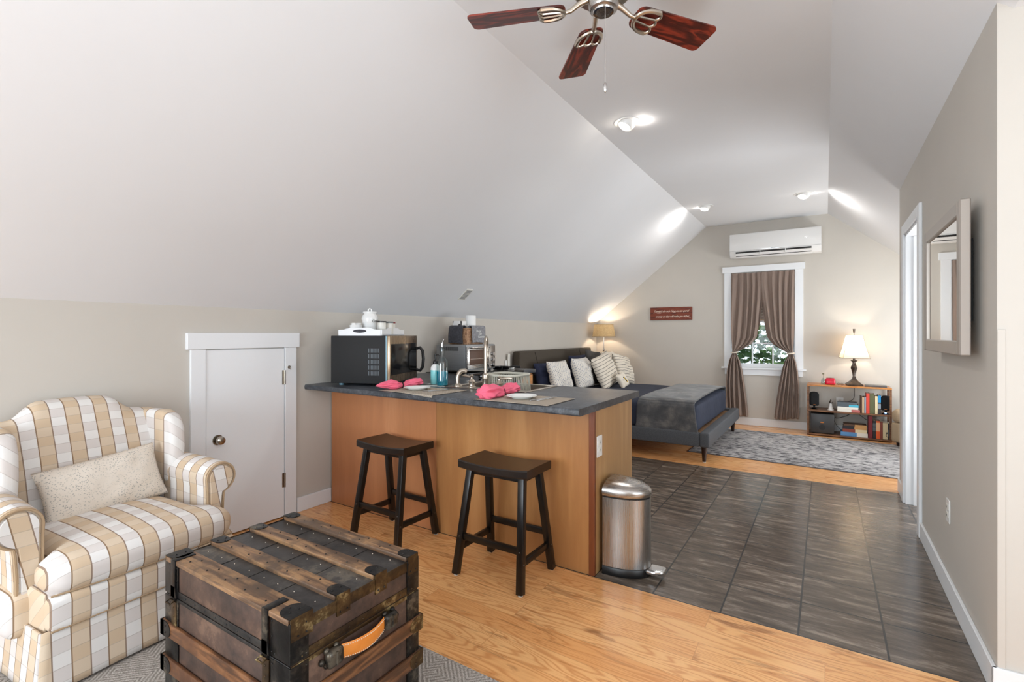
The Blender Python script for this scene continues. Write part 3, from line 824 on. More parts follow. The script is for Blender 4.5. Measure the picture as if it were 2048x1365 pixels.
# rolled arms
for s_ in (-1, 1):
    def arm(u, v):
        x = -.36+.545*u
        k = u
        cz = .588-.015*k; cy = .352; r = .074+.004*math.sin(k*3)
        # section: inner bottom -> inner up -> scroll round -> outer down
        if v < .25: q = v/.25; y = .280; z = .2+(cz-.015-.2)*q
        elif v < .8:
            a = PI-(v-.25)/.55*(PI*1.42); y = cy+r*math.cos(a); z = cz+r*math.sin(a)
        else:
            q = (v-.8)/.2; a = PI-PI*1.42; y0 = cy+r*math.cos(a); z0 = cz+r*math.sin(a)
            y = y0+(.365-y0)*min(1, q*2.5); z = z0+(.2-z0)*q
        if s_ > 0 and v > .8: pass
        fl = .018*k
        return Vector((x, s_*(y+fl), z))
    b = MB(); NV = 44; b.grid(arm, 14, NV)
    b.bm.verts.ensure_lookup_table()
    # front and rear caps
    front = [b.bm.verts[14*(NV+1)+j] for j in range(NV+1)]; rear = [b.bm.verts[j] for j in range(NV+1)]
    cp = bmesh.ops.extrude_edge_only  # not used
    f1 = b.bm.faces.new(front if s_ > 0 else front[::-1]); f2 = b.bm.faces.new(rear[::-1] if s_ > 0 else rear)
    fr = [v.co.copy() for v in front]
    ao = b.build('arm', 'plaid_arm', ch, smooth=50)
    # recessed scroll panel, cream, following the outline
    c0 = Vector((0, 0, 0))
    for p in fr: c0 += p
    c0 /= len(fr)
    pb = MB()
    ins = [p for p in fr]
    def shrink(p, d):
        q = p.copy(); dz = c0.z+.12
        cc = Vector((p.x, s_*.350, min(max(p.z, .25), .575)))
        dirv = (cc-p); L = dirv.length
        return p+dirv.normalized()*min(d, L*.6) if L > 1e-6 else p
    loopA = [pb.bm.verts.new(shrink(p, .020)+Vector((.012, 0, 0))) for p in ins]; loopB = [pb.bm.verts.new(shrink(p, .014)+Vector((-.004, 0, 0))) for p in ins]
    pb.bm.faces.new(loopA)
    for i in range(len(ins)-1): pb.bm.faces.new((loopA[i], loopB[i], loopB[i+1], loopA[i+1]))
    pn = pb.build('arm_front_panel', 'plaid_scroll', ch, smooth=30)
    b = MB(); b.tube([shrink(p, .006)+Vector((.006, 0, 0)) for p in fr], .005, seg=6); b.build('piping', 'plaid_welt', pn)
    # arm support pillar that flares into the base
    b = MB(); b.soft(-.02, .215, s_*.28 if s_ > 0 else -.415, .415 if s_ > 0 else -.28, .17, .34, .045, n=8); b.build('arm_base', 'plaid_front', ch)

# cushions
def pillow(name, m, W_, Hh, Tt, label, cat='pillow', loc=(0, 0, 0), rot=(0, 0, 0), group=None, p=3.2, seed=0, wr=.008, n=26, parent=None, sag=0.0):
    """pillow standing in its local x-z plane, bottom edge at z=0"""
    b = MB()
    def side(sgn):
        def fn(u, v):
            a = 2*u-1; c = 2*v-1
            th = max(0.0, (1-abs(a)**p)*(1-abs(c)**p))**.55*Tt/2
            pinch = 1-.07*(abs(c)**2)*(1-abs(a)**4)-.0; pinch2 = 1-.07*(abs(a)**2)*(1-abs(c)**4)
            # corners stay pointed, sides draw in
            x = a*W_/2*(1-.06*(1-abs(c)**2.0)*0)*(1-.05*(1-c*c)); z = c*Hh/2*(1-.05*(1-a*a))
            nz_ = noise.noise(Vector((a*2.3+seed, c*2.3, sgn*3.1+seed)))*wr*(th/(Tt/2))
            nz_ += wr*.5*noise.noise(Vector((a*6+seed, c*6, sgn)))*(th/(Tt/2))
            y = sgn*(th+nz_)-sag*(1-c)*0
            # sit flat at the bottom
            return Vector((x, y, z+Hh/2))
        return fn
    b.grid(side(1), n, n); b.grid(side(-1), n, n)
    bmesh.ops.remove_doubles(b.bm, verts=b.bm.verts, dist=.0004)
    o = b.build(name, m, parent, smooth=80)
    o.location = loc; o.rotation_euler = rot
    if label: tag(o, label, cat, group)
    return o
# lumbar pillow in the armchair: local x is its width; turned to face +X
lp = pillow('lumbar_pillow', 'lumbar', .47, .27, .11, 'long cream lumbar pillow with grey flecks in the plaid armchair', loc=(-2.80, .925, .468), rot=(R(-20), R(-6), R(93)), seed=4)

# ---------------- steamer trunk ----------------
TX0, TX1, TY0, TY1, TZ = -1.865, -1.172, .765, 1.232, .540
tk = thing('steamer_trunk', 'antique dark steamer trunk with wooden slats and orange leather handle', 'trunk', ((TX0+TX1)/2, (TY0+TY1)/2, .013))
ox, oy, oz = tk.location
def L(x, y, z): return (x-ox, y-oy, z-oz)
def tb(b, x0, x1, y0, y1, z0, z1, bev=0.0): b.box(x0-ox, x1-ox, y0-oy, y1-oy, z0-oz, z1-oz, bev=bev, seg=2); return b
SEAM = .432
tb(MB(), TX0, TX1, TY0, TY1, .013, SEAM, .004).build('chest', 'trunk_canvas', tk)
lid = tb(MB(), TX0, TX1, TY0, TY1, SEAM+.001, TZ-.004, .004).build('lid', 'trunk_canvas', tk)
tb(MB(), TX0+.002, TX1-.002, TY0+.002, TY1-.002, TZ-.006, TZ, .002).build('lid_top_sheet', 'trunk_top', lid)
# seams and nails on the top sheet
b = MB()
for k in range(3):
    x = TX0+.19+k*.16
    tb(b, x-.0008, x+.0008, TY0+.07, TY1-.05, TZ, TZ+.0012)
b.build('sheet_seam', 'trunk_dark_trim', lid)
random.seed(3)
b = MB()
for y in (TY0+.105, TY0+.175, TY0+.255, TY0+.33, TY0+.40):
    for k in range(8):
        b.ball(L(TX0+.06+k*.083+random.uniform(-.01, .01), y, TZ), .0028, 8, 5)
b.build('nail_heads', 'knob_steel', lid)
# four top slats along x with metal end caps
ys = [(TY0-.006, TY0+.066), (TY0+.137, TY0+.189), (TY0+.278, TY0+.330), (TY1-.048, TY1+.004)]
for i, (a, c) in enumerate(ys):
    b = MB(); tb(b, TX0+.004, TX1-.004, a, c, TZ-.002, TZ+.014, .003)
    sl = b.build('top_slat', 'slat_worn', lid)
    for sx in (-1, 1):
        b = MB(); xe = TX0 if sx < 0 else TX1
        # cap: rounded tongue on top, folded down the side
        n_ = 10; w_ = (c-a)/2*.94; ym = (a+c)/2
        poly = [(xe+sx*.003-ox, ym-w_-oy)]+[(xe-sx*(.035+w_*.9*math.sin(PI*k/n_))-ox, ym-w_*math.cos(PI*k/n_)-oy) for k in range(n_+1)]+[(xe+sx*.003-ox, ym+w_-oy)]
        b.prism(poly, 'z', TZ+.0135-oz, TZ+.0165-oz)
        fb = MB(); tb(fb, min(xe+sx*.001, xe+sx*.005), max(xe+sx*.001, xe+sx*.005), a+.003, c-.003, TZ-.045, TZ+.0160); fb.build('slat_end_plate', 'trunk_brass', sl)
        for dy in (-.014, .014): b.ball(L(xe-sx*.028, ym+dy, TZ+.0165), .003, 8, 5)
        b.ball(L(xe-sx*.05, ym, TZ+.0165), .003, 8, 5); b.ball(L(xe+sx*.005, ym-.012, TZ-.035), .003, 8, 5); b.ball(L(xe+sx*.005, ym+.012, TZ-.035), .003, 8, 5)
        b.build('slat_cap', 'trunk_iron', sl)
    b = MB()
    for k in range(5):
        x = TX0+.13+k*.108
        for dy in (-.012, .012): b.ball(L(x+dy, (a+c)/2+dy, TZ+.0142), .003, 8, 5)
    b.build('rivets', 'trunk_iron', sl)
# edge bindings of the lid on the ends
for sx, xe in ((1, TX1), (-1, TX0)):
    b = MB(); tb(b, min(xe, xe+sx*.0035), max(xe, xe+sx*.0035), TY0, TY1, TZ-.032, TZ+.002, .001)
    tb(b, min(xe, xe+sx*.003), max(xe, xe+sx*.003), TY0, TY1, SEAM+.002, SEAM+.026, .001)
    for k in range(9): b.ball(L(xe+sx*.0035, TY0+.03+k*.051, SEAM+.013), .0028, 8, 5)
    b.build('edge_binding', 'trunk_brass', lid)
    b = MB(); tb(b, min(xe, xe+sx*.003), max(xe, xe+sx*.003), TY0, TY1, SEAM-.014, SEAM-.001, .001); b.build('rim_band', 'trunk_brass', tk)
# front and back bands (dark)
for sy, ye in ((-1, TY0), (1, TY1)):
    b = MB(); tb(b, TX0, TX1, min(ye, ye+sy*.003), max(ye, ye+sy*.003), SEAM+.002, SEAM+.024, .001)
    for k in range(10): b.ball(L(TX0+.07+k*.062, ye+sy*.003, SEAM+.013), .0026, 8, 5)
    b.build('edge_binding', 'trunk_dark_trim', lid)
    b = MB(); tb(b, TX0, TX1, min(ye, ye+sy*.003), max(ye, ye+sy*.003), SEAM-.012, SEAM-.001, .001); b.build('rim_band', 'trunk_dark_trim', tk)
# corner irons
def corner(parent, z0, z1, xe, sx, ye, sy, wx=.085, wy=.05):
    b = MB()
    tb(b, min(xe-sx*wx, xe+sx*.002), max(xe-sx*wx, xe+sx*.002), min(ye, ye+sy*.0045), max(ye, ye+sy*.0045), z0, z1, .001)
    tb(b, min(xe, xe+sx*.0045), max(xe, xe+sx*.0045), min(ye-sy*wy, ye+sy*.0045), max(ye-sy*wy, ye+sy*.0045), z0, z1, .001)
    for z in (z0+.012, (z0+z1)/2, z1-.012):
        b.ball(L(xe-sx*(wx-.008), ye+sy*.0045, z), .0026, 8, 5); b.ball(L(xe+sx*.0045, ye-sy*(wy-.008), z), .0026, 8, 5)
    return b.build('corner_iron', 'trunk_iron', parent)
for xe, sx in ((TX0, -1), (TX1, 1)):
    for ye, sy in ((TY0, -1), (TY1, 1)):
        corner(lid, SEAM+.004, TZ+.003, xe, sx, ye, sy); corner(tk, .02, SEAM-.004, xe, sx, ye, sy)
# side slats on the chest
for z0, z1 in ((.296, .343), (.178, .226), (.045, .09)):
    for ye, sy in ((TY0, -1), (TY1, 1)):
        b = MB(); tb(b, TX0-.009, TX1+.009, min(ye+sy*.002, ye+sy*.013), max(ye+sy*.002, ye+sy*.013), z0, z1, .003); sl = b.build('side_slat', 'slat_side', tk)
        for sx, xe in ((-1, TX0), (1, TX1)):
            b = MB(); xa = xe+sx*.011; zc_ = (z0+z1)/2; hw = (z1-z0)/2+.001
            poly = [(xa-ox, zc_-hw-oz)]+[(xa-sx*(.04+hw*math.sin(PI*k/8))-ox, zc_-hw*math.cos(PI*k/8)-oz) for k in range(9)]+[(xa-ox, zc_+hw-oz)]
            b.prism(poly, 'y', ye+sy*.0125-oy, ye+sy*.0150-oy)
            for dz in (-.01, .01): b.ball(L(xe-sx*.02, ye+sy*.0150, zc_+dz), .003, 8, 5)
            b.build('slat_cap', 'trunk_iron', sl)
    for xe, sx in ((TX0, -1), (TX1, 1)):
        b = MB(); tb(b, min(xe+sx*.002, xe+sx*.013), max(xe+sx*.002, xe+sx*.013), TY0-.009, TY1+.009, z0, z1, .003); sl = b.build('side_slat', 'slat_side_y', tk)
        for sy, ye in ((-1, TY0), (1, TY1)):
            b = MB(); ya = ye+sy*.011; zc_ = (z0+z1)/2; hw = (z1-z0)/2+.001
            poly = [(ya-oy, zc_-hw-oz)]+[(ya-sy*(.03+hw*math.sin(PI*k/8))-oy, zc_-hw*math.cos(PI*k/8)-oz) for k in range(9)]+[(ya-oy, zc_+hw-oz)]
            b.prism(poly, 'x', xe+sx*.0125-ox, xe+sx*.0150-ox)
            for dz in (-.01, .01): b.ball(L(xe+sx*.0150, ye-sy*.02, zc_+dz), .003, 8, 5)
            tb(b, min(xe-sx*.01, xe+sx*.0150), max(xe-sx*.01, xe+sx*.0150), min(ya, ya+sy*.004), max(ya, ya+sy*.004), z0-.001, z1+.001)
            b.build('slat_cap', 'trunk_brass' if sx > 0 else 'trunk_iron', sl)
# two hasps on the front face
for hx in (TX0+.062, TX1-.105):
    b = MB()
    tb(b, hx-.014, hx+.014, TY0-.008, TY0+.055, TZ+.013, TZ+.0165, .001)           # over the lid
    tb(b, hx-.014, hx+.014, TY0-.010, TY0-.005, SEAM-.01, TZ+.0165, .001)
    b.prism([(hx-.013-ox, SEAM+.04-oz), (hx+.013-ox, SEAM+.04-oz), (hx+.022-ox, SEAM+.004-oz), (hx-.022-ox, SEAM+.004-oz)], 'y', TY0-.010-oy, TY0-.004-oy)
    hs = b.build('hasp', 'trunk_iron', tk)
    b = MB(); tb(b, hx-.016, hx+.016, TY0-.007, TY0-.003, SEAM-.125, SEAM-.012, .001)
    b.tube([L(hx-.014, TY0-.012, SEAM-.006), L(hx-.014, TY0-.024, SEAM-.010), L(hx+.014, TY0-.024, SEAM-.010), L(hx+.014, TY0-.012, SEAM-.006)], .003, 6, closed=True)
    for z in (SEAM-.03, SEAM-.06, SEAM-.1): b.ball(L(hx, TY0-.007, z), .003, 8, 5)
    b.build('hasp_plate', 'trunk_brass', hs)
# leather handle on the right end
hz = .398
y0, y1 = .905, 1.078
pts = [(0.012+.020*math.sin(PI*k/14), y0+(y1-y0)*k/14, hz-.006*math.sin(PI*k/14)) for k in range(15)]
b = MB()
def hf(u, v):
    k = u*14; i = min(13, int(k)); fr = k-i
    p = Vector(pts[i]).lerp(Vector(pts[i+1]), fr); a = 2*PI*v
    hw = .023*(1-.12*abs(2*u-1)); return Vector((TX1-ox+p.x+.004*math.cos(a), p.y-oy, p.z-oz+hw*math.sin(a)*(1 if True else 0)))
b.grid(hf, 28, 12, closev=True)
hd = b.build('handle', 'leather', tk, smooth=60)
b = MB()
for s_ in (-1, 1):
    for k in range(26):
        u = (k+.5)/26; kk = u*14; i = min(13, int(kk)); p = Vector(pts[i]).lerp(Vector(pts[i+1]), kk-i)
        hw = .0185*(1-.12*abs(2*u-1))
        b.box(TX1-ox+p.x+.0025, TX1-ox+p.x+.0048, p.y-oy-.0016, p.y-oy+.0016, p.z-oz+s_*hw-.0006, p.z-oz+s_*hw+.0006)
b.build('stitching', 'thread', hd, smooth=0)
for yy, s_ in ((y0, -1), (y1, 1)):
    b = MB(); b.soft(TX1-ox+.001, TX1-ox+.030, min(yy-oy+s_*.045, yy-oy-s_*.01), max(yy-oy+s_*.045, yy-oy-s_*.01), hz-.027-oz, hz+.024-oz, .014, n=6)
    for dz in (-.02, .02):
        for dy in (.004, .036): b.ball((TX1-ox+.006, yy-oy+s_*dy, hz-oz+dz), .009, 12, 8)
    b.ball((TX1-ox+.007, yy-oy+s_*.052, hz-.004-oz), .009, 12, 8); b.tube([(TX1-ox+.03, yy-oy+s_*.018, hz-oz+.013*q) for q in (-1.4, 0, 1.4)], .004, 6)
    b.build('handle_mount', 'trunk_iron', tk)

# ---------------- saddle stools ----------------
def make_stool(label):
    t = thing('bar_stool', label, 'stool', (-1.475, 2.232, 0), 0, 'black saddle stools at the counter')
    def seat(u, v, top):
        x = -.228+.456*u; y = -.128+.256*v
        dip = -.026*(1-(2*u-1)**2)
        return x, y, dip
    b = MB(); NU, NV2 = 24, 6
    # closed saddle slab
    def ring(u, v):
        x = -.220+.440*u; dip = -.014*(1-(2*u-1)**2)
        k = v*4; y = [(-.128, -.128), (-.128, .128), (.128, .128), (.128, -.128), (-.128, -.128)]
        sec = [(-.124, .612), (-.128, .606), (-.128, .574), (-.124, .568), (.124, .568), (.128, .574), (.128, .606), (.124, .612), (0, .6125)]
        i = int(round(v*len(sec))) % len(sec)
        yy, z = sec[i]
        d = dip if z > .59 else dip*.75
        return Vector((x, yy, z+d))
    b.grid(ring, NU, 9, closev=True)
    b.bm.verts.ensure_lookup_table()
    b.bm.faces.new([b.bm.verts[j] for j in range(9)]); b.bm.faces.new([b.bm.verts[NU*9+j] for j in range(9)][::-1])
    b.build('seat', 'seatwood', t, smooth=25)
    legs = []
    for sx in (-1, 1):
        for sy in (-1, 1):
            top = Vector((sx*.165, sy*.082, .57)); bot = Vector((sx*.204, sy*.165, .006))
            b = MB(); b.bar(top, bot, .036, .036, bev=.003, up=(0, 1, 0)); 
            lg = b.build('leg', 'blackwood', t)
            b = MB(); b.cyl((bot.x, bot.y, 0), (bot.x, bot.y, .008), .013, seg=12); b.build('foot_glide', 'felt', lg)
            b = MB()
            zz = .20 if True else .2
            for z in ((.205, .145)):
                k = (.57-z)/.564; q = top.lerp(bot, k)
                if z == .205: b.ball((q.x, q.y+sy*.018, z), (.006, .003, .006), 8, 6)
                else: b.ball((q.x+sx*.018, q.y, z), (.003, .006, .006), 8, 6)
            b.build('screw_caps', 'screw', lg)
    P = lambda sx, sy, z: Vector((sx*.165, sy*.082, .57)).lerp(Vector((sx*.204, sy*.165, .006)), (.57-z)/.564)
    for sy, z in ((-1, .205), (1, .215)):
        b = MB(); b.bar(P(-1, sy, z), P(1, sy, z), .034, .020, bev=.002, up=(0, 1, 0)); b.build('stretcher', 'blackwood', t)
    for sx in (-1, 1):
        b = MB(); b.bar(P(sx, -1, .145), P(sx, 1, .145), .020, .034, bev=.002, up=(0, 0, 1)); b.build('stretcher', 'blackwood', t)
    for sy in (-1, 1):
        b = MB(); b.box(-.15, .15, sy*.085-.009, sy*.085+.009, .535, .566, bev=.002); b.build('apron', 'blackwood', t)
    for sx in (-1, 1):
        b = MB(); b.box(sx*.165-.009, sx*.165+.009, -.07, .07, .535, .572, bev=.002); b.build('apron', 'blackwood', t)
    return t
st = make_stool('black saddle seat stool nearest the trash can at the counter')
s2 = copy_tree(st); s2.location = (-2.340, 2.258, 0); s2.rotation_euler = (0, 0, R(-2)); s2['label'] = 'black saddle seat stool closer to the low attic door'
# ---------------- peninsula and left run ----------------
CZT = .925; CTH = .038
# peninsula cabinet
isl = thing('kitchen_peninsula', 'kitchen peninsula cabinet clad in reddish brown wood panels', 'cabinet', (-2.1, 2.80, 0))
ix, iy = -2.1, 2.80
def Lb(b, x0, x1, y0, y1, z0, z1, bev=0.0): b.box(x0-ix, x1-ix, y0-iy, y1-iy, z0, z1, bev=bev, seg=1); return b
Lb(MB(), LW+.002, -1.062, 2.468, 2.50, 0, CZT-CTH).build('inner_carcass', 'maple_panel', isl, smooth=0)
Lb(MB(), LW+.016, -2.1565, 2.45, 2.4675, 0, CZT-CTH).build('front_panel', 'cherry_panel', isl, smooth=0)
Lb(MB(), -2.1545, -1.0725, 2.45, 2.4675, 0, CZT-CTH).build('front_panel', 'cherry_panel_light', isl, smooth=0)
Lb(MB(), -1.0715, -1.0395, 2.444, 2.4675, 0, CZT-CTH, .002).build('corner_stile', 'cherry_trim', isl, smooth=0)
Lb(MB(), -1.062, -1.042, 2.468, 3.055, 0, CZT-CTH).build('end_panel', 'maple_panel', isl, smooth=0)
Lb(MB(), -2.60, -1.062, 3.035, 3.055, .10, CZT-CTH).build('cabinet_front', 'oak_cab', isl, smooth=0)
for k in range(3): 
    d_ = Lb(MB(), -2.55+k*.5, -2.07+k*.5, 3.056, 3.074, .13, .86, .003).build('cabinet_door', 'oak_cab', isl, smooth=0)
# countertop with sink cut-out
SX0, SX1, SY0, SY1 = -2.26, -1.60, 2.655, 3.13
def top_piece(b, x0, x1, y0, y1): b.box(x0, x1, y0, y1, CZT-CTH, CZT)
b = MB(); Y0, Y1, X1 = 2.225, 3.16, -1.028
# build as an outline with rounded nose: front strip prism, then flat pieces
nose = [(Y0+.02, CZT-CTH), (Y0+.004, CZT-CTH+.002), (Y0, CZT-CTH+.008), (Y0, CZT-.010), (Y0+.003, CZT-.003), (Y0+.010, CZT), (SY0+.014, CZT), (SY0+.014, CZT-CTH)]
b.prism(nose, 'x', LW+.0005, X1)
for q in ((SX1-.014, X1, SY0+.014, Y1), (LW+.0005, SX0+.014, SY0+.014, Y1), (SX0+.014, SX1-.014, SY1-.014, Y1)): top_piece(b, *q)
b.box(LW+.0005, -2.60, Y1, 3.52, CZT-CTH, CZT)
bmesh.ops.remove_doubles(b.bm, verts=b.bm.verts, dist=.00005)
ct = single(b, 'countertop', 'laminate', 'dark slate grey laminate countertop over the peninsula', 'countertop', (0, 0, 0), smooth=30)
b = MB(); b.box(LW+.0005, LW+.018, 2.24, 3.52, CZT+.0005, CZT+.09)
# corner run base + stove + end cabinet
cab = thing('base_cabinet', 'oak base cabinet run in the corner behind the peninsula', 'cabinet', (-2.92, 3.3, 0))
MB().box(-.30, .28, -.24, .215, .10, CZT-CTH-.001).build('body', 'oak_cab', cab, smooth=0)
MB().box(-.30, .22, -.24, .215, 0, .10).build('plinth', 'black_matte', cab, smooth=0)
rg = thing('kitchen_range', 'black slide-in kitchen range below the toaster oven', 'stove', (-2.92, 3.90, 0))
MB().box(-.315, .31, -.375, .375, .02, .905, bev=.004).build('body', 'oven_black', rg)
MB().box(-.318, .335, -.378, .378, .906, .932, bev=.006).build('cooktop', 'black_gloss', rg)
b = MB(); b.box(.311, .335, -.36, .36, .28, .80, bev=.006); dr = b.build('oven_door', 'black_gloss', rg)
b = MB(); b.tube([(.335, -.30, .77), (.372, -.30, .775), (.372, .30, .775), (.335, .30, .77)], .011, 10); b.build('handle', 'black_plastic', dr)
b = MB(); b.box(.311, .33, -.36, .36, .805, .90, bev=.004); cp_ = b.build('control_panel', 'black_plastic', rg)
for k in range(5):
    b = MB(); b.cyl((.33, -.28+k*.14, .853), (.352, -.28+k*.14, .853), .02); b.build('control_knob', 'black_plastic', cp_)
ec = thing('base_cabinet', 'narrow oak end cabinet beside the bed headboard', 'cabinet', (-2.92, 4.42, 0))
MB().box(-.31, .27, -.135, .115, .10, .886).build('body', 'oak_cab', ec, smooth=0)
MB().box(-.31, .22, -.135, .115, 0, .10).build('plinth', 'black_matte', ec, smooth=0)
MB().box(.271, .289, -.13, .11, .72, .87, bev=.003).build('drawer', 'oak_cab', ec, smooth=0)
MB().box(.271, .289, -.13, .11, .12, .705, bev=.003).build('cabinet_door', 'oak_cab', ec, smooth=0)
b = MB(); b.box(-.3195, .315, -.138, .135, .887, CZT, bev=.006); b.build('worktop', 'laminate', ec)

# sink
sk = thing('kitchen_sink', 'brushed steel double bowl sink set in the countertop', 'sink', ((SX0+SX1)/2, (SY0+SY1)/2, CZT))
hx, hy = (SX1-SX0)/2, (SY1-SY0)/2
b = MB(); 
b.box(-hx, hx, -hy, -hy+.085, .0005, .005, bev=.001); b.box(-hx, hx, hy-.028, hy, .0005, .005, bev=.001); b.box(-hx, -hx+.028, -hy+.085, hy-.028, .0005, .005, bev=.001); b.box(hx-.028, hx, -hy+.085, hy-.028, .0005, .005, bev=.001); b.box(-.015, .015, -hy+.085, hy-.028, .0005, .004)
b.build('rim', 'nickel', sk)
for s_ in (-1, 1):
    b = MB(); xa, xb = (.016, hx-.029) if s_ > 0 else (-hx+.029, -.016)
    ya, yb = -hy+.086, hy-.029
    b.box(xa, xb, ya, yb, -.19, -.188); b.box(xa, xa+.002, ya, yb, -.19, .001); b.box(xb-.002, xb, ya, yb, -.19, .001); b.box(xa, xb, ya, ya+.002, -.19, .001); b.box(xa, xb, yb-.002, yb, -.19, .001)
    b.build('bowl', 'sink_steel', sk, smooth=0)
# faucet set (on the sink deck)
fy = 2.695; fz = CZT+.006
t = thing('gooseneck_faucet', 'tall brushed nickel gooseneck faucet at the peninsula sink', 'faucet', (-1.935, fy, fz), R(31))
b = MB(); b.lathe([(.030, 0), (.030, .006), (.026, .012), (.021, .016), (.021, .062), (.023, .066), (.021, .070), (.021, .092), (.015, .098), (.0125, .102)]); b.build('base', 'nickel', t)
pts = [(0, 0, .10), (0, 0, .27)]+[(.0, .075-.075*math.cos(a), .27+.075*math.sin(a)) for a in [PI*k/12 for k in range(1, 12)]]+[(0, .15, .265), (0, .15, .235)]
b = MB(); b.tube(pts, .0115, 12); b.lathe([(.013, .2), (.014, .205), (.014, .24), (.0115, .245)], c=(0, .15, 0)); b.build('spout', 'nickel', t)
def tap(x, sg, label):
    t = thing('faucet_handle', label, 'faucet', (x, fy, fz))
    b = MB(); b.lathe([(.029, 0), (.029, .005), (.022, .010), (.020, .032), (.024, .040), (.018, .050), (.010, .058), (.008, .070), (.013, .080), (.008, .088), (0, .089)]); b.build('base', 'nickel', t)
    b = MB(); b.tube([(0, 0, .068), (sg*.03, .004, .073), (sg*.065, .01, .077), (sg*.095, .012, .076)], .008, 10, rs=[.006, .008, .010, .006]); b.build('lever', 'nickel', t)
tap(-2.05, -1, 'brushed nickel lever tap left of the gooseneck faucet')
tap(-1.822, 1, 'brushed nickel lever tap right of the gooseneck faucet')
t = thing('side_sprayer', 'short curved brushed nickel sprayer spout beside the placemat', 'faucet', (-2.165, fy-.01, fz))
b = MB(); b.lathe([(.031, 0), (.031, .005), (.022, .018), (.017, .022)]); b.build('base', 'nickel', t)
b = MB(); b.tube([(0, 0, .015), (0, 0, .07), (.004, .008, .092), (.016, .022, .108), (.034, .034, .110), (.048, .04, .100)], .015, 12, rs=[.015, .015, .0165, .0175, .0175, .014]); b.build('spout', 'nickel', t)

# dish rack in the sink
t = thing('dish_rack', 'grey-green wire dish rack standing in the sink', 'dish rack', (-1.87, 2.87, CZT-.085))
b = MB()
def rr_(w, d, z, r, n=6):
    out = []
    for cx, cy, a0 in ((w-r, d-r, 0), (-w+r, d-r, PI/2), (-w+r, -d+r, PI), (w-r, -d+r, 1.5*PI)):
        for k in range(n+1): a = a0+PI/2*k/n; out.append(Vector((cx+r*math.cos(a), cy+r*math.sin(a), z)))
    return out
topl = rr_(.125, .12, .175, .05); botl = rr_(.14, .12, .0, .04)
b.tube(topl, .009, 8, closed=True); b.build('rim', 'rack', t)
b = MB(); b.tube(botl, .005, 6, closed=True); b.build('base_loop', 'rack', t)
b = MB(); n_ = len(topl)
def loop_at(lp, s_):
    L_ = [0]; m = len(lp)
    for i in range(m): L_.append(L_[-1]+(lp[(i+1) % m]-lp[i]).length)
    d = s_*L_[-1]
    for i in range(m):
        if L_[i+1] >= d: return lp[i].lerp(lp[(i+1) % m], (d-L_[i])/(L_[i+1]-L_[i]+1e-9))
for k in range(64): b.tube([loop_at(topl, k/64), loop_at(botl, k/64)], .0026, 5)
o = b.build('wires', 'rack', t); o['kind'] = 'stuff'

# coaster mat, bottle, soap
single(MB().box(-.11, .11, -.07, .07, 0, .003, bev=.001), 'coaster_mat', 'patterned_napkin', 'small patterned mat under the soap and the blue bottle', 'mat', (-2.375, 2.70, CZT+.0005), R(8))
bz = CZT+.0045
t = thing('glass_bottle', 'clear glass pour bottle half full of teal liquid', 'bottle', (-2.315, 2.695, bz))
t.scale = (1, 1, .95)
b = MB(); b.lathe([(.0, 0), (.039, 0), (.0425, .004), (.0425, .168), (.039, .184), (.026, .204), (.0165, .220), (.0145, .27), (.018, .273), (.018, .28), (.013, .281)]); b.build('body', 'bottle_glass', t)
b = MB(); b.lathe([(.0, .003), (.039, .003), (.0405, .006), (.0405, .108), (.0, .108)]); b.build('liquid', 'liquid_teal', t)
b = MB(); b.lathe([(.012, .262), (.012, .283), (.021, .283), (.021, .288), (.006, .289)]); b.build('stopper', 'black_plastic', t)
b = MB(); b.tube([(0, 0, .288), (0, 0, .315), (.003, .004, .332), (.008, .009, .347)], .0045, 8); b.build('pour_spout', 'chrome', t)
t = thing('soap_dispenser', 'white and aqua hand soap bottle with black pump', 'soap dispenser', (-2.415, 2.735, bz))
b = MB(); b.lathe([(.0, 0), (.033, 0), (.036, .004), (.036, .112), (.032, .13), (.018, .146), (.014, .148)]); b.build('bottle', 'soap_teal', t)
b = MB(); b.lathe([(.0364, .104), (.0362, .112), (.0325, .1305), (.0185, .1465), (.0, .149)]); b.build('shoulder', 'white_plastic', t)
b = MB(); b.lathe([(.017, .146), (.018, .15), (.018, .166), (.012, .178), (.005, .182), (.005, .21), (.009, .212), (.009, .218), (0, .219)]); b.tube([(0, 0, .215), (.03, .005, .216), (.036, .006, .208)], .004, 8); b.build('pump', 'black_plastic', t)

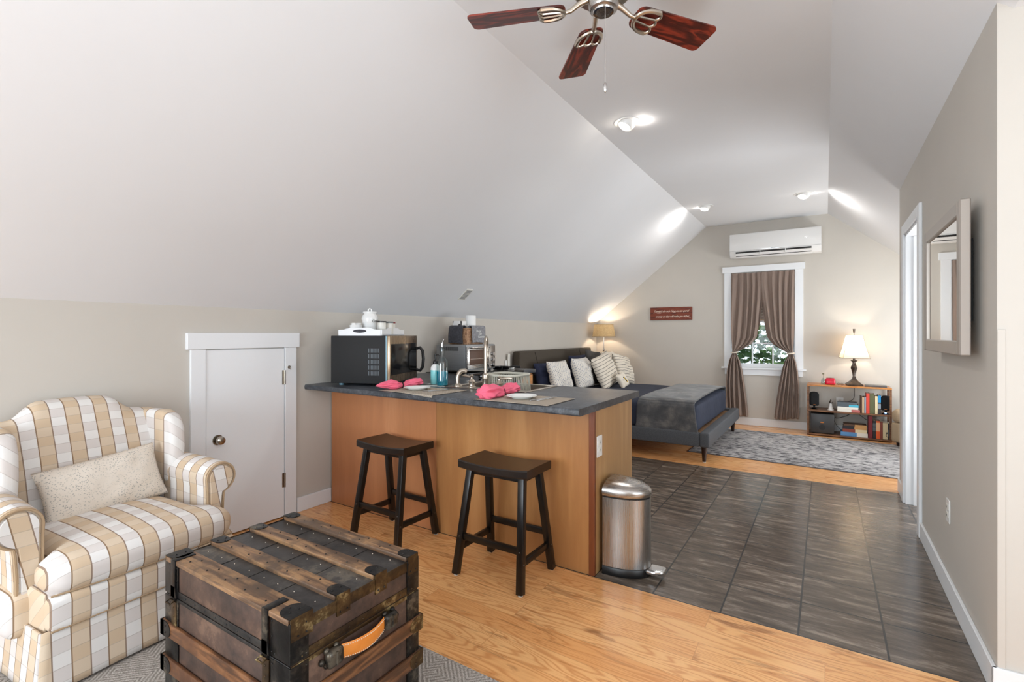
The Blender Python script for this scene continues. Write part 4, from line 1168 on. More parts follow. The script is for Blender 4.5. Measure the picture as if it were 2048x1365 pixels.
# place settings
def setting(mx, my, rz, mlabel, plabel, nlabel, flabel, klabel, px, py, nap, fk):
    z = CZT+.0006
    b = MB()
    def mf(u, v):
        x = -.24+.48*u; y = -.165+.33*v
        wy = my+y
        dz = 0.0
        over = max(0.0, (Y0+.006)-(my+y*math.cos(rz)+x*math.sin(rz)))
        return Vector((x, y+over*.6, -over*.9+.0018))
    b.grid(mf, 40, 28)
    o = b.build('placemat', 'placemat', None); o.location = (mx, my, z); o.rotation_euler = (0, 0, rz); tag(o, mlabel, 'placemat', 'placemats on the counter')
    md = o.modifiers.new('s', 'SOLIDIFY'); md.thickness = .0014; md.offset = 1
    zz = z+.0034
    b = MB(); b.lathe([(0, 0), (.052, 0), (.058, .002), (.062, .007), (.086, .0145), (.089, .0165), (.088, .018), (.060, .0105), (.054, .0055), (0, .0045)], seg=48)
    single(b, 'side_plate', 'plate', plabel, 'plate', (px, py, zz), group='plates on the placemats', smooth=50)
    # napkin: two crumpled fans gathered by a tie
    nx, ny, ang, la, lb, hh = nap
    t = thing('napkin', nlabel, 'napkin', (nx, ny, zz), ang, 'pink napkins on the placemats')
    pointed = nx < -2
    def lobe(sg, ln, wd, hg, seed):
        def fn(u, v):
            k = u; a = 2*PI*v
            if seed < 3: prof = .016+(wd-.016)*math.sin(min(1, k*2.6)*PI/2)
            else: prof = .016+(wd-.016)*math.sin(min(1, k*1.6)*PI/2)
            if seed < 3 and pointed: prof *= (1-max(0, (k-.3)/.7))**.75+.001
            elif k > .75: prof *= math.sqrt(max(0.0, 1-((k-.75)/.25)**2))*.999+.001
            rad_n = 1+(.07*math.sin(a*7+seed+k*3)+.05*math.sin(a*12+seed*2))*min(1, k*3)+.30*noise.noise(Vector((k*5+seed, math.cos(a)*2.2, math.sin(a)*2.2)))
            x = sg*(.006+ln*k); y = prof*math.cos(a)*rad_n*1.0; zc = .019+(hg*.30)*math.sin(k*PI*.6)
            z = zc+prof*.72*(hg/.05)*math.sin(a)*rad_n
            return Vector((x, y, max(.0008, z)))
        return fn
    b = MB(); b.grid(lobe(-1, la, .050*hh, .048, 1.3), 40, 64, closev=True); b.grid(lobe(1, lb, .042*hh, .042, 5.1), 40, 64, closev=True)
    b.tube([(-.012, 0, .02), (.012, 0, .02)], .018, 12)
    b.build('cloth', 'pink', t, smooth=80)
    b = MB(); b.tube([(0, .0215*math.cos(a), .0215+.021*math.sin(a)) for a in [2*PI*k/20 for k in range(20)]], .0035, 6, closed=True); b.build('napkin_tie', 'twine', t)
    # fork and knife laid in the y direction
    fx, fyy, fr = fk
    t = thing('fork', flabel, 'fork', (fx, fyy, zz), fr, 'forks on the placemats')
    b = MB()
    b.tube([(0, -.09, .002), (0, -.05, .003), (0, 0, .0028), (0, .035, .004)], .003, 8, rs=[.0045, .0042, .0024, .0028])
    b.box(-.011, .011, .033, .052, .004, .0065, bev=.001)
    b.build('handle', 'chrome', t)
    b = MB()
    for k in range(4): b.bar((-.0095+k*.0063, .050, .005), (-.0095+k*.0063, .094, .0085), .0028, .0018)
    b.build('tines', 'chrome', t)
    t = thing('table_knife', klabel, 'knife', (fx-.032, fyy-.004, zz), fr, 'knives on the placemats')
    MB().soft(-.005, .005, -.10, -.01, .0005, .0055, .003, n=4).build('handle', 'chrome', t)
    MB().soft(-.008, .008, -.012, .105, .001, .003, .002, n=4).build('blade', 'chrome', t)
setting(-2.225, 2.395, R(-3.5), 'woven taupe placemat nearest the microwave', 'white side plate beside the microwave end napkin', 'pink napkin tied with dark cord beside the microwave',
        'fork on the placemat nearest the microwave', 'knife on the placemat nearest the microwave', -2.285, 2.405, (-2.435, 2.41, R(86), .21, .18, 1.0), (-2.105, 2.43, R(-18)))
setting(-1.445, 2.395, R(0), 'woven taupe placemat at the outer end of the counter', 'white side plate at the outer end of the counter', 'crumpled pink napkin tied with dark cord in front of the faucet',
        'fork on the placemat at the outer counter end', 'knife on the placemat at the outer counter end', -1.47, 2.405, (-1.645, 2.465, R(93), .23, .16, 1.2), (-1.325, 2.43, R(-8)))

# microwave turned in the corner
mw = thing('microwave', 'large black microwave with bronze steel door on the counter end', 'microwave', (-2.608, 2.471, CZT+.0006), R(22.5))
# local: +x out of the door, box spans x -.46..0, y 0..0.52
b = MB(); b.box(-.458, -.028, 0, .525, .016, .36, bev=.004); b.build('case', 'black_matte', mw)
b = MB(); b.box(-.028, 0, 0, .525, .018, .36, bev=.004); fr = b.build('door_frame', 'microwave_steel', mw)
MB().box(-.0335, -.022, -.0012, .02, .02, .358).build('blue_edge', 'blue_leg', mw)
MB().box(.0002, .004, .018, .500, .075, .30, bev=.002).build('door_window', 'black_gloss', fr)
b = MB(); b.tube([(.001, .512, .255), (.03, .514, .262), (.052, .516, .235), (.058, .517, .17), (.052, .516, .105), (.03, .514, .076), (.001, .512, .084)], .013, 10); b.build('handle', 'black_plastic', fr)
b = MB()
for r_ in range(5):
    for k in range(8): b.box(-.165+k*.0105, -.160+k*.0105, -.0015, .002, .075+r_*.041, .105+r_*.041)
b.build('vent_slots', 'slot_grey', mw)
for x in (-.40, -.08):
    for y in (.05, .47): MB().cyl((x, y, 0), (x, y, .017), .018, seg=16).build('foot', 'blue_leg', mw)
# tray and things on the microwave
mwz = CZT+.0006+.3605
def mwpt(x, y): 
    c, s_ = math.cos(R(22.5)), math.sin(R(22.5)); return (-2.608+x*c-y*s_, 2.471+x*s_+y*c)
tx, ty = mwpt(-.235, .21)
tr_ = thing('serving_tray', 'white wooden serving tray on top of the microwave', 'tray', (tx, ty, mwz), R(22.5))
MB().box(-.17, .17, -.20, .20, 0, .010).build('bottom', 'trim', tr_, smooth=0)
for s_ in (-1, 1):
    x = s_*.165
    poly = [(-.20, .0), (.20, .0), (.20, .042), (.12, .045), (.08, .056), (-.08, .056), (-.12, .045), (-.20, .042)]
    MB().prism(poly, 'x', x-.005, x+.005).build('side', 'trim', tr_, smooth=0)
for s_ in (-1, 1):
    y = s_*.2
    poly = [(-.16, .0), (.16, 0), (.16, .042), (.12, .044), (.07, .058), (-.07, .058), (-.12, .044), (-.16, .042)]
    o = MB().prism(poly, 'y', y-.005, y+.005).build('side', 'trim', tr_, smooth=0)
    sl_ = MB()
    sl_.prism([(.052*math.cos(a), .033+.012*math.sin(a)) for a in [2*PI*k/24 for k in range(24)]], 'y', y-.0056, y+.0056)
    sl_.build('hand_hole', 'towel_dark', o, smooth=0)
def onmw(x, y): px_, py_ = mwpt(x, y); return (px_, py_, mwz+.0105)
t = thing('coffee_canister', 'round white ceramic canister with lidded knob on the tray', 'canister', onmw(-.235, .165), R(22.5))
b = MB(); b.lathe([(0, 0), (.052, 0), (.055, .004), (.055, .095), (.060, .115), (.056, .135), (.044, .150), (.044, .160)]); cb = b.build('body', 'ceramic', t)
b = MB(); b.lathe([(.050, .160), (.051, .164), (.050, .168), (.02, .172), (0, .173)]); b.tube([(-.014, 0, .172), (-.012, 0, .186), (0, 0, .192), (.012, 0, .186), (.014, 0, .172)], .005, 8); b.build('lid', 'ceramic', t)
txt('Coffee', .030, 'letter_dark', 'lettering', cb, frame4((.0556*math.cos(-.25), .0556*math.sin(-.25), .098), (math.sin(.25), math.cos(.25), 0), (0, 0, 1)), extrude=.0008, shear=.3)
t = thing('sugar_bowl', 'small white ceramic bowl with white packets on the tray', 'bowl', onmw(-.30, .075))
b = MB(); b.lathe([(0, 0), (.035, 0), (.04, .01), (.044, .055), (.046, .067), (.043, .067), (.04, .02), (0, .012)]); b.build('bowl', 'ceramic', t)
b = MB()
for k in range(5):
    a = k*1.25; b.bar((.012*math.cos(a), .012*math.sin(a), .02), (.034*math.cos(a), .034*math.sin(a), .082), .026, .004, bev=.001)
b.build('packets', 'paper', t)
for i, (x, y, r_, h_, lb, dm) in enumerate(((-.115, .115, .030, .062, 'pale jar with black lid nearest the canister on the tray', 'black_plastic'), (-.09, .185, .030, .060, 'pale jar with grey lid between the two other tray jars', 'b_slate'), (-.10, .255, .026, .058, 'small pale jar with dark red lid at the right of the tray', 'b_maroon'))):
    t = thing('lidded_jar', lb, 'jar', onmw(x, y), 0, 'jars on the serving tray')
    h_ += .024
    b = MB(); b.lathe([(0, 0), (r_, 0), (r_+.001, .003), (r_, h_), (0, h_)]); b.build('jar', 'offwhite', t)
    b = MB(); b.lathe([(r_+.002, h_), (r_+.002, h_+.010), (0, h_+.011)]); b.build('lid', dm, t)

# toaster oven on the range
to = thing('toaster_oven', 'stainless steel toaster oven with glass door on the range', 'toaster oven', (-2.985, 3.84, .9325))
MB().box(-.185, .165, -.24, .24, .02, .265, bev=.006).build('case', 'toaster_steel', to)
MB().box(.1655, .178, -.238, .235, .022, .262, bev=.003).build('front_frame', 'toaster_steel', to)
d_ = MB().box(.1785, .190, -.232, .115, .035, .245, bev=.003).build('door', 'brushed_steel', to)
MB().box(.1902, .1935, -.20, .085, .075, .215, bev=.002).build('door_glass', 'b_darkbrown', d_)
b = MB(); b.tube([(.188, -.20, .232), (.215, -.20, .236), (.215, .085, .236), (.188, .085, .232)], .008, 10); b.build('handle', 'chrome', d_)
b = MB(); b.box(.194, .196, -.195, .08, .128, .131); b.build('rack_wire', 'chrome', d_)
cp_ = MB().box(.1785, .186, .125, .228, .03, .25, bev=.002).build('control_panel', 'sink_steel', to)
for z in (.06, .115, .17):
    b = MB(); b.cyl((.186, .176, z), (.208, .176, z), .021, .018); b.build('control_knob', 'chrome', cp_)
b = MB()
for k in range(17): b.box(-.11+k*.012, -.104+k*.012, -.2412, -.239, .205, .245)
b.build('vent_slots', 'black_matte', to)
for x in (-.15, .14):
    for y in (-.2, .2): MB().cyl((x, y, 0), (x, y, .021), .014, seg=12).build('foot', 'black_plastic', to)
toz = .9325+.2655
# basket with towels, roll, box
bk = thing('wicker_basket', 'brown woven basket on the toaster oven', 'basket', (-2.985, 3.84, toz))
b = MB(); w2, d2, hb_ = .10, .135, .152
b.box(-w2, w2, -d2, d2, 0, .010); 
for s_ in (-1, 1):
    b.box(s_*w2-.006, s_*w2+.006, -d2, d2, 0, hb_, bev=.003); b.box(-w2+.006, w2-.006, s_*d2-.006, s_*d2+.006, 0, hb_, bev=.003)
b.build('body', 'wicker', bk)
b = MB(); b.tube(rr_(w2+.002, d2+.002, hb_, .012), .007, 8, closed=True); b.build('rim', 'wicker', bk)
def hang(m, w_, drop, label, loc, rz):
    """towel over a basket wall whose outside faces local +x"""
    b = MB()
    def fn(u, v):
        y = -w_/2+w_*u; k = v
        if k < .2: q = k/.2; x = -.030; z = hb_+.008-.07*(1-q)
        elif k < .42: a = (k-.2)/.22*PI; x = -.008-.022*math.cos(a); z = hb_+.008+.016*math.sin(a)
        else: q = (k-.42)/.58; x = .014+.010*q+.005*math.sin(u*8+k*3)*q; z = hb_+.008-drop*q+.004*math.sin(u*5)*q
        return Vector((x, y*(1+.06*max(0, k-.42))+.003*math.sin(k*7), z))
    b.grid(fn, 20, 30); o = b.build('hand_towel', m, None, smooth=80); o.location = loc; o.rotation_euler = (0, 0, rz)
    md = o.modifiers.new('s', 'SOLIDIFY'); md.thickness = .008; md.offset = 1
    return tag(o, label, 'towel', 'towels over the basket')
hang('towel_dark', .165, .150, 'charcoal hand towel hanging over the kitchen side of the basket', (-2.995, 3.84-d2-.002, toz), R(-90))
tw = hang('towel_grey', .215, .145, 'lighter grey hand towel with white stitched words on the basket', (-2.985+w2+.002, 3.875, toz), 0)
for k, s_ in enumerate(('Shoot', 'The', 'Calories')):
    txt(s_, .034, 'towel_thread', 'stitched_lettering', tw, frame4((.0275+.0045*k, -.015+.018*k, .128-.028*k), (0, 1, 0), (0, 0, 1)), extrude=.001, shear=.35)
t = thing('paper_towel_roll', 'white paper towel roll standing in the basket', 'paper towel roll', (-2.965, 3.880, toz+.0105))
t.scale = (.88, .88, 1)
b = MB(); b.lathe([(.02, 0), (.056, 0), (.057, .003), (.057, .268), (.056, .271), (.02, .271)]); b.build('paper', 'paper', t)
b = MB(); b.lathe([(.0195, .001), (.0195, .270), (.018, .270), (.018, .001)]); b.build('core', 'b_tan', t)
s = N('patterned_box'); s.set(Roughness=.7)
vo = s.node('ShaderNodeTexVoronoi'); vo.inputs['Scale'].default_value = 16; s.link(s.coord(scale=(1, 1, .7), rot=(.3, 0, 0)), vo.inputs['Vector'])
s.color(s.ramp(vo.outputs['Distance'], [(.34, (56, 52, 52)), (.40, (232, 230, 228))]))
b = MB(); b.box(-.05, .05, -.062, .062, 0, .215, bev=.002); single(b, 'tissue_box', 'patterned_box', 'white box with dark leaf pattern in the basket', 'box', (-3.015, 3.768, toz+.0105)).scale = (.9, .85, 1)
# wall-mounted remote cradle and lighter on the end cabinet
t = thing('wall_phone', 'white remote handset in a holder on the wall by the headboard', 'remote control', (LW+.0005, 4.93, .93))
MB().box(0, .02, -.03, .03, -.06, .05, bev=.003).build('holder', 'white_plastic', t)
MB().soft(.021, .038, .0, .045, -.03, .13, .008, n=5).build('handset', 'offwhite', t)
t = thing('gas_lighter', 'white wand lighter with black tip lying on the end cabinet', 'lighter', (-2.80, 4.42, CZT+.014), R(-68))
b = MB(); b.tube([(0, 0, 0), (.06, 0, 0), (.12, 0, 0)], .012, 10); b.build('handle', 'white_plastic', t)
b = MB(); b.tube([(-.05, 0, 0), (0, 0, 0)], .012, 10); b.build('tip', 'black_plastic', t)
t = thing('frying_pan', 'black pan handle jutting from the range cooktop', 'pan', (-2.80, 4.175, .933))
t.scale = (.78, .78, .9)
b = MB(); b.lathe([(0, 0), (.10, 0), (.12, .035), (.118, .036), (.098, .004), (0, .003)]); b.build('pan', 'black_gloss', t)
b = MB(); b.tube([(.10, .01, .028), (.17, .03, .038), (.26, .06, .036)], .010, 8, rs=[.007, .011, .013]); b.build('handle', 'black_plastic', t)
# outlet on the peninsula end
outlet((-1.0415, 2.512, .686), R(90), 'white electrical outlet on the end panel of the peninsula')

# trash can, semi-round
tc = thing('trash_can', 'stainless steel semi-round step trash can beside the peninsula', 'trash can', (-1.018, 2.622, 0))
tc.scale = (.94, .94, .965)
def dsec(rx, ry, n=36, back=.012):
    out = []
    for k in range(n+1):
        a = -PI/2+PI*k/n; out.append((rx*math.cos(a)**.85 if math.cos(a) > 0 else 0.0, ry*math.sin(a)))
    return out
def dloft(b, secs, cap0=True, cap1=True):
    rings = []
    for (rx, ry, z, x0) in secs:
        rings.append([b.bm.verts.new((x0+p[0], p[1], z)) for p in dsec(rx, ry)])
    n = len(rings[0])
    for A, B in zip(rings, rings[1:]):
        for k in range(n): b.bm.faces.new((A[k], A[(k+1) % n], B[(k+1) % n], B[k]))
    if cap0: b.bm.faces.new(rings[0][::-1])
    if cap1: b.bm.faces.new(rings[-1])
    return b
dloft(MB(), [(.242, .128, 0, 0), (.246, .130, .004, 0), (.246, .130, .045, 0), (.242, .127, .048, 0)]).build('base', 'black_plastic', tc, smooth=50)
dloft(MB(), [(.240, .126, .048, .001), (.240, .126, .43, .001)]).build('body', 'brushed_vert', tc, smooth=50)
dloft(MB(), [(.238, .124, .43, .001), (.238, .124, .442, .001)]).build('collar', 'black_plastic', tc, smooth=50)
b = MB(); dloft(b, [(.243, .129, .440, 0), (.246, .131, .444, 0), (.246, .131, .470, 0), (.238, .126, .482, 0), (.205, .110, .498, .002), (.15, .08, .512, .004), (.08, .042, .519, .006), (.01, .006, .521, .01)]); ld = b.build('lid', 'brushed_steel', tc, smooth=60)
b = MB(); b.cyl((-.008, -.03, .462), (-.008, .03, .462), .010, seg=12); b.build('hinge', 'black_plastic', ld)
b = MB(); b.soft(.225, .325, -.055, .055, .024, .050, .013, n=10, fn=lambda p, u: Vector((p.x, p.y*(1-.35*max(0, u.x)), p.z+.004*u.x))); b.build('pedal', 'chrome', tc)
# ---------------- bed ----------------
bed = thing('platform_bed', 'charcoal upholstered platform bed with brown-grey headboard', 'bed', (-2.1, 6.12, 0))
bx, by = -2.1, 6.12
def Bb(b, x0, x1, y0, y1, z0, z1, bev=.0): b.box(x0-bx, x1-bx, y0-by, y1-by, z0, z1, bev=bev, seg=3); return b
Bb(MB(), -1.058, -.965, 5.13, 7.12, .165, .312, .014).build('footboard', 'bedgrey', bed)
Bb(MB(), -3.10, -1.059, 5.135, 5.20, .165, .306, .012).build('side_rail', 'bedgrey', bed)
Bb(MB(), -3.10, -1.059, 7.05, 7.115, .165, .306, .012).build('side_rail', 'bedgrey', bed)
hb = MB(); Bb(hb, -3.205, -3.10, 5.03, 7.17, .10, 1.085, .02); hb = hb.build('headboard', 'headboard', bed)
for (ya, za, yb_, zb_) in ((5.39, 1.07, 5.62, .60), (6.72, 1.07, 6.98, .60)):
    b = MB(); b.tube([(-3.099-bx, ya-by, za), (-3.099-bx, yb_-by, zb_)], .004, 6); b.build('seam', 'seam', hb)
Bb(MB(), -3.09, -1.065, 5.21, 7.04, .255, .275, 0).build('slat_deck', 'slatwood', bed)
for x in (-1.03, -3.05):
    for y in (5.225, 7.05):
        b = MB(); b.lathe([(.018, .006), (.030, .165)], c=(x-bx, y-by, 0)); lg = b.build('leg', 'espresso', bed)
        b = MB(); b.cyl((x-bx, y-by, 0), (x-bx, y-by, .007), .016, seg=12); b.build('foot_glide', 'felt', lg)
b = MB(); b.soft(-3.09, -1.10, 5.215, 7.035, .276, .575, .06, n=16, crown=.012, fn=lambda p, u: p+Vector((0, 0, .006*noise.noise(Vector((u.x*3, u.y*3, u.z))))))
single(b, 'mattress', 'navy_sheet', 'thick mattress in navy blue sheets on the charcoal bed', 'mattress', (0, 0, 0), smooth=80)
# draped throw
b = MB()
def thr(u, v):
    x = -1.70+.58*u
    # v along the drape: near hang -> over the edge -> top -> far edge
    ln = [(5.178, .27), (5.182, .35), (5.19, .46), (5.20, .54), (5.225, .583), (5.28, .597), (5.6, .606), (6.2, .606), (6.8, .598), (7.0, .592), (7.045, .575), (7.052, .50), (7.052, .42)]
    k = v*(len(ln)-1); i = min(len(ln)-2, int(k)); f = k-i; y = ln[i][0]+(ln[i+1][0]-ln[i][0])*f; z = ln[i][1]+(ln[i+1][1]-ln[i][1])*f
    sk_ = (1-u)
    hangf = max(0, 1-v*3.2)
    x += .05*hangf*u - .02*hangf*(1-u) + .015*noise.noise(Vector((v*6, u*1.5, 3)))
    n_ = noise.noise(Vector((x*5, y*3+z*4, 1.7)))
    y += (-.010-.012*math.sin(u*7+1)*hangf)*(1 if hangf > 0 else 0)
    z += .007*n_+ (-.03*hangf*hangf*u)
    if hangf > 0: y += -.006*abs(noise.noise(Vector((u*6, z*5, 0))))
    return Vector((x, y, z+.004))
b.grid(thr, 44, 96); o = b.build('throw_blanket', 'blanket', None, smooth=80); tag(o, 'plush silvery grey throw draped across the foot of the bed', 'blanket')
md = o.modifiers.new('s', 'SOLIDIFY'); md.thickness = .012; md.offset = 1

# pillows against the headboard: local -y is the face; rotated to face +X and leaning back
PZ = .590
def bedpillow(x, y, W_, H_, T_, m, label, lean=-18, roll=0, yaw=90, seed=0, grp='pillows on the bed', nm='throw_pillow', cat='pillow', wr=.034, z=PZ):
    return pillow(nm, m, W_, H_, T_, label, cat, (x, y, z), (R(lean), R(roll), R(yaw)), grp, seed=seed, wr=wr)
bedpillow(-2.92, 5.50, .58, .36, .17, 'navy', 'navy blue sleeping pillow at the near corner of the headboard', seed=1, nm='bed_pillow', lean=-16)
bedpillow(-2.90, 6.45, .60, .42, .17, 'navy', 'navy blue pillow behind the dotted and striped cushions', seed=2, nm='bed_pillow', lean=-14)
bedpillow(-2.72, 5.46, .46, .39, .15, 'dotted', 'white cushion with grey dots, nearest the kitchen', seed=3, lean=-18, roll=0, yaw=86)
bedpillow(-2.62, 5.92, .50, .41, .16, 'dotted', 'white cushion with grey dots beside the striped cushion', seed=5, lean=-16, yaw=92)
bedpillow(-2.43, 6.34, .60, .46, .17, 'striped', 'cream cushion with dark stripes beside the dotted cushion', seed=8, lean=-22, roll=-9, yaw=92)
bedpillow(-2.66, 6.42, .50, .49, .14, 'darkgrey_pillow', 'dark grey-brown cushion between the two striped cushions', seed=9, lean=-14, roll=6)
bedpillow(-2.38, 6.80, .48, .45, .14, 'striped', 'cream striped cushion closest to the window wall', seed=11, lean=-22, roll=10, yaw=84)
bedpillow(-2.62, 6.90, .40, .46, .12, 'cream', 'plain cream cushion behind the far striped cushion', seed=12, lean=-14)
bp = bedpillow(-2.235, 6.33, .21, .20, .09, 'cream', 'small cream cushion with an embroidered bumblebee', seed=14, lean=-26, roll=-12, yaw=86, wr=.006)
b = MB()
for k, (z, r_, m) in enumerate(((.132, .014, 'bee_black'), (.117, .015, 'bee_yellow'), (.103, .017, 'bee_black'), (.088, .018, 'bee_yellow'), (.074, .015, 'bee_black'), (.061, .009, 'bee_yellow'))):
    bb = MB(); bb.ball((.0+.006*k-.015, -.045, z), (r_, .006, .0085), 14, 8); bb.build('bee_stripe', m, bp)
for s_ in (-1, 1):
    bb = MB(); bb.ball((-.01+s_*.03, -.043, .105), (.026, .003, .012), 14, 8, M=None); bb.build('bee_wing', 'bee_wing', bp)

# bedside table + lamp in the corner
ns = thing('nightstand', 'dark nightstand hidden behind the bed pillows', 'nightstand', (-3.01, 7.44, 0))
MB().box(-.21, .21, -.21, .21, .52, .56, bev=.004).build('top', 'espresso', ns)
MB().box(-.20, .20, -.20, .20, .15, .52).build('body', 'espresso', ns, smooth=0)
for sx in (-1, 1):
    for sy in (-1, 1): MB().box(sx*.18-.02, sx*.18+.02, sy*.18-.02, sy*.18+.02, 0, .15).build('leg', 'espresso', ns, smooth=0)
lm = thing('table_lamp', 'silver table lamp with tan burlap drum shade in the corner', 'lamp', (-3.0, 7.44, .5605))
b = MB(); b.lathe([(.075, 0), (.075, .012), (.05, .02), (.018, .035), (.014, .07), (.026, .10), (.014, .13), (.012, .24), (.020, .30), (.034, .40), (.030, .43), (.012, .46), (.018, .475), (.012, .49), (.007, .51), (.007, .70)]); b.build('stand', 'lamp_metal', lm)
b = MB(); b.lathe([(.182, .69), (.150, .893)], seg=48, caps=False); sh = b.build('shade', 'shade_burlap', lm, smooth=60)
b = MB(); b.lathe([(.1835, .688), (.1835, .698), (.1815, .698), (.1815, .688), (.1835, .688)], seg=48, caps=False); b.build('shade_rim', 'shade_trim', sh)
b = MB(); b.lathe([(.1515, .886), (.1515, .895), (.1495, .895), (.1495, .886), (.1515, .886)], seg=48, caps=False); b.build('shade_rim', 'shade_trim', sh)
b = MB(); b.ball((0, 0, .77), .03); b.build('bulb', 'bulb_warm', lm)
def lamp(t, loc, en, col, r=.03):
    d = bpy.data.lights.new('lamp_light', 'POINT'); d.energy = en; d.color = col; d.shadow_soft_size = r
    o = bpy.data.objects.new('lamp_light', d); COL.objects.link(o); o.parent = t; o.location = loc
lamp(lm, (0, 0, .82), 6, (1, .88, .72), .02)

# window wall things
# sign
sg = thing('wall_sign', 'brown wooden sign with white cursive travel quote', 'sign', (-2.003, WY-.001, 1.612))
MB().box(-.316, .316, -.018, 0, -.098, .098, bev=.002, seg=1).build('board', 'sign_wood', sg)
Mx = lambda x, z: frame4((x, -.0185, z), (1, 0, 0), (0, 0, 1))
txt("Travel, it's the only thing you can spend", .0425, 'letter_white', 'lettering', sg, Mx(.0, .036), shear=.45, space=.82, extrude=.0012)
txt('money on that will make you richer', .0425, 'letter_white', 'lettering', sg, Mx(.02, -.045), shear=.45, space=.84, extrude=.0012)
b = MB(); b.tube([(-.265+.13*k/12, -.019, .008+.006*math.sin(k*.6)) for k in range(13)], .0013, 5); b.build('flourish', 'letter_white', sg)
b = MB(); b.tube([(.268, -.019, -.066), (.279, -.019, -.060), (.289, -.019, -.064), (.302, -.019, -.060)], .0013, 5); b.build('flourish', 'letter_white', sg)
# air conditioner
ac = thing('air_conditioner', 'white wall-mounted mini split air conditioner above the window', 'air conditioner', (-.588, WY-.001, 2.53))
b = MB(); sec = [(0, -.155), (-.10, -.165), (-.165, -.150), (-.195, -.115), (-.205, -.06), (-.205, .150), (-.195, .168), (-.17, .172), (0, .172)]
b.prism(sec, 'x', -.548, .548, bev=.004); b.build('housing', 'ac_white', ac, smooth=30)
b = MB(); b.prism([(-.175, -.147), (-.2005, -.105), (-.2065, -.085), (-.1985, -.085), (-.19, -.105), (-.17, -.14)], 'x', -.47, .44); vt = b.build('outlet_slot', 'dark_slot', ac, smooth=0)
b = MB(); b.prism([(-.150, -.162), (-.192, -.130), (-.2045, -.108), (-.2005, -.106), (-.188, -.126), (-.148, -.157)], 'x', -.475, .45); b.build('louver', 'ac_white', ac, smooth=0)
for x in (-.165, .14):
    b = MB(); b.box(x-.004, x+.004, -.208, -.19, -.135, -.082); b.build('louver_pivot', 'ac_white', vt, smooth=0)
txt('77', .036, 'led', 'display', ac, frame4((.375, -.2055, .04), (1, 0, 0), (0, 0, 1)), extrude=.0004)
b = MB(); b.box(-.035, .035, -.2065, -.2052, -.063, -.055); b.build('badge', 'letter_grey', ac, smooth=0)
b = MB(); b.box(-.549, .549, -.2056, -.2045, -.072, -.070); b.build('panel_line', 'letter_grey', ac, smooth=0)

# blind, curtains
bl = MB(); zz0, zz1 = 1.50, 2.165; n_ = 34; y = WY+.032
def blf(u, v):
    return Vector((WX0+.016+(WX1-WX0-.032)*u, y-.010*(1 if int(round(v*n_)) % 2 else -1), zz0+(zz1-zz0)*v))
bl.grid(blf, 1, n_); o = bl.build('cellular_shade', 'blind', None, smooth=0); tag(o, 'brown pleated shade pulled halfway down behind the curtains', 'blind')
b = MB(); b.box(WX0+.014, WX1-.014, y-.013, y+.013, 1.485, 1.503, bev=.003); b.build('bottom_rail', 'b_tan', o)
def curtain(side, label):
    s_ = side
    rows = [(2.166, .0, .42, .010), (2.14, .0, .42, .012), (2.0, .0, .425, .018), (1.8, .0, .41, .022), (1.6, .0, .385, .024), (1.4, .0, .36, .026), (1.25, .005, .33, .026), (1.15, .012, .255, .022), (1.08, .018, .15, .014), (1.035, .018, .075, .010), (1.0, .010, .080, .012), (.92, -.02, .115, .020), (.8, -.045, .145, .028), (.6, -.065, .175, .032), (.4, -.07, .20, .034), (.25, -.07, .215, .034), (.14, -.065, .225, .032)]
    if s_ > 0: rows = [(z, a, c, k) for z, a, c, k in rows]
    b = MB(); xe = WX0+.006 if s_ < 0 else WX1-.006
    NV2 = 90
    def fn(u, v):
        k = v*(len(rows)-1); i = min(len(rows)-2, int(k)); f = k-i; f = f*f*(3-2*f)*.5+f*.5
        z, a, c, am = [rows[i][q]+(rows[i+1][q]-rows[i][q])*f for q in range(4)]
        x = a+(c-a)*u
        if s_ > 0 and z < 1.0: x += (1.0-z)*.02
        bow = 0
        ph = 2*PI*4.8*u+1.4*math.sin(z*2.1+u*5+s_)
        dy = am*math.sin(ph)+.28*am*math.sin(ph*2.3+z*3)
        yy = WY-.036-dy*.75 if z > 1.0 else WY-.075-dy
        if .98 < z < 1.12: yy = WY-.055-dy
        if z > 2.13: yy = WY-.024-dy*.7
        # lower hem sways
        zz = z+.015*math.sin(u*5+s_)*(1 if z < .2 else 0)-(.09*(1-u) if z < .3 and s_ < 0 else 0)*(.3-z)/.16*.6
        if z > 2.13: yy = min(yy, WY-.010)
        return Vector((xe-s_*x, min(yy, WY-.012 if z > 1.1 else WY-.053), zz))
    b.grid(fn, 110, NV2); o = b.build('curtain', 'curtain', None, smooth=80); tag(o, label, 'curtain', 'taupe curtains at the bedroom window')
    md = o.modifiers.new('s', 'SOLIDIFY'); md.thickness = .0015
    cx = xe-s_*.047
    b = MB(); b.tube([(cx+.042*math.cos(a), WY-.058+.032*math.sin(a)*1.0, 1.035+.006*math.sin(a+1)) for a in [2*PI*k/24 for k in range(24)]], .011, 8, closed=True)
    b.build('tieback', 'cream', o)
curtain(-1, 'taupe curtain tied back on the left side of the window')
curtain(1, 'taupe curtain tied back on the right side of the window')
b = MB(); b.cyl((WX0+.013, WY-.008, 2.155), (WX1-.013, WY-.008, 2.155), .006); 
single(b, 'curtain_rod', 'trim', 'thin white tension rod carrying the taupe curtains', 'curtain rod', (0, 0, 0))

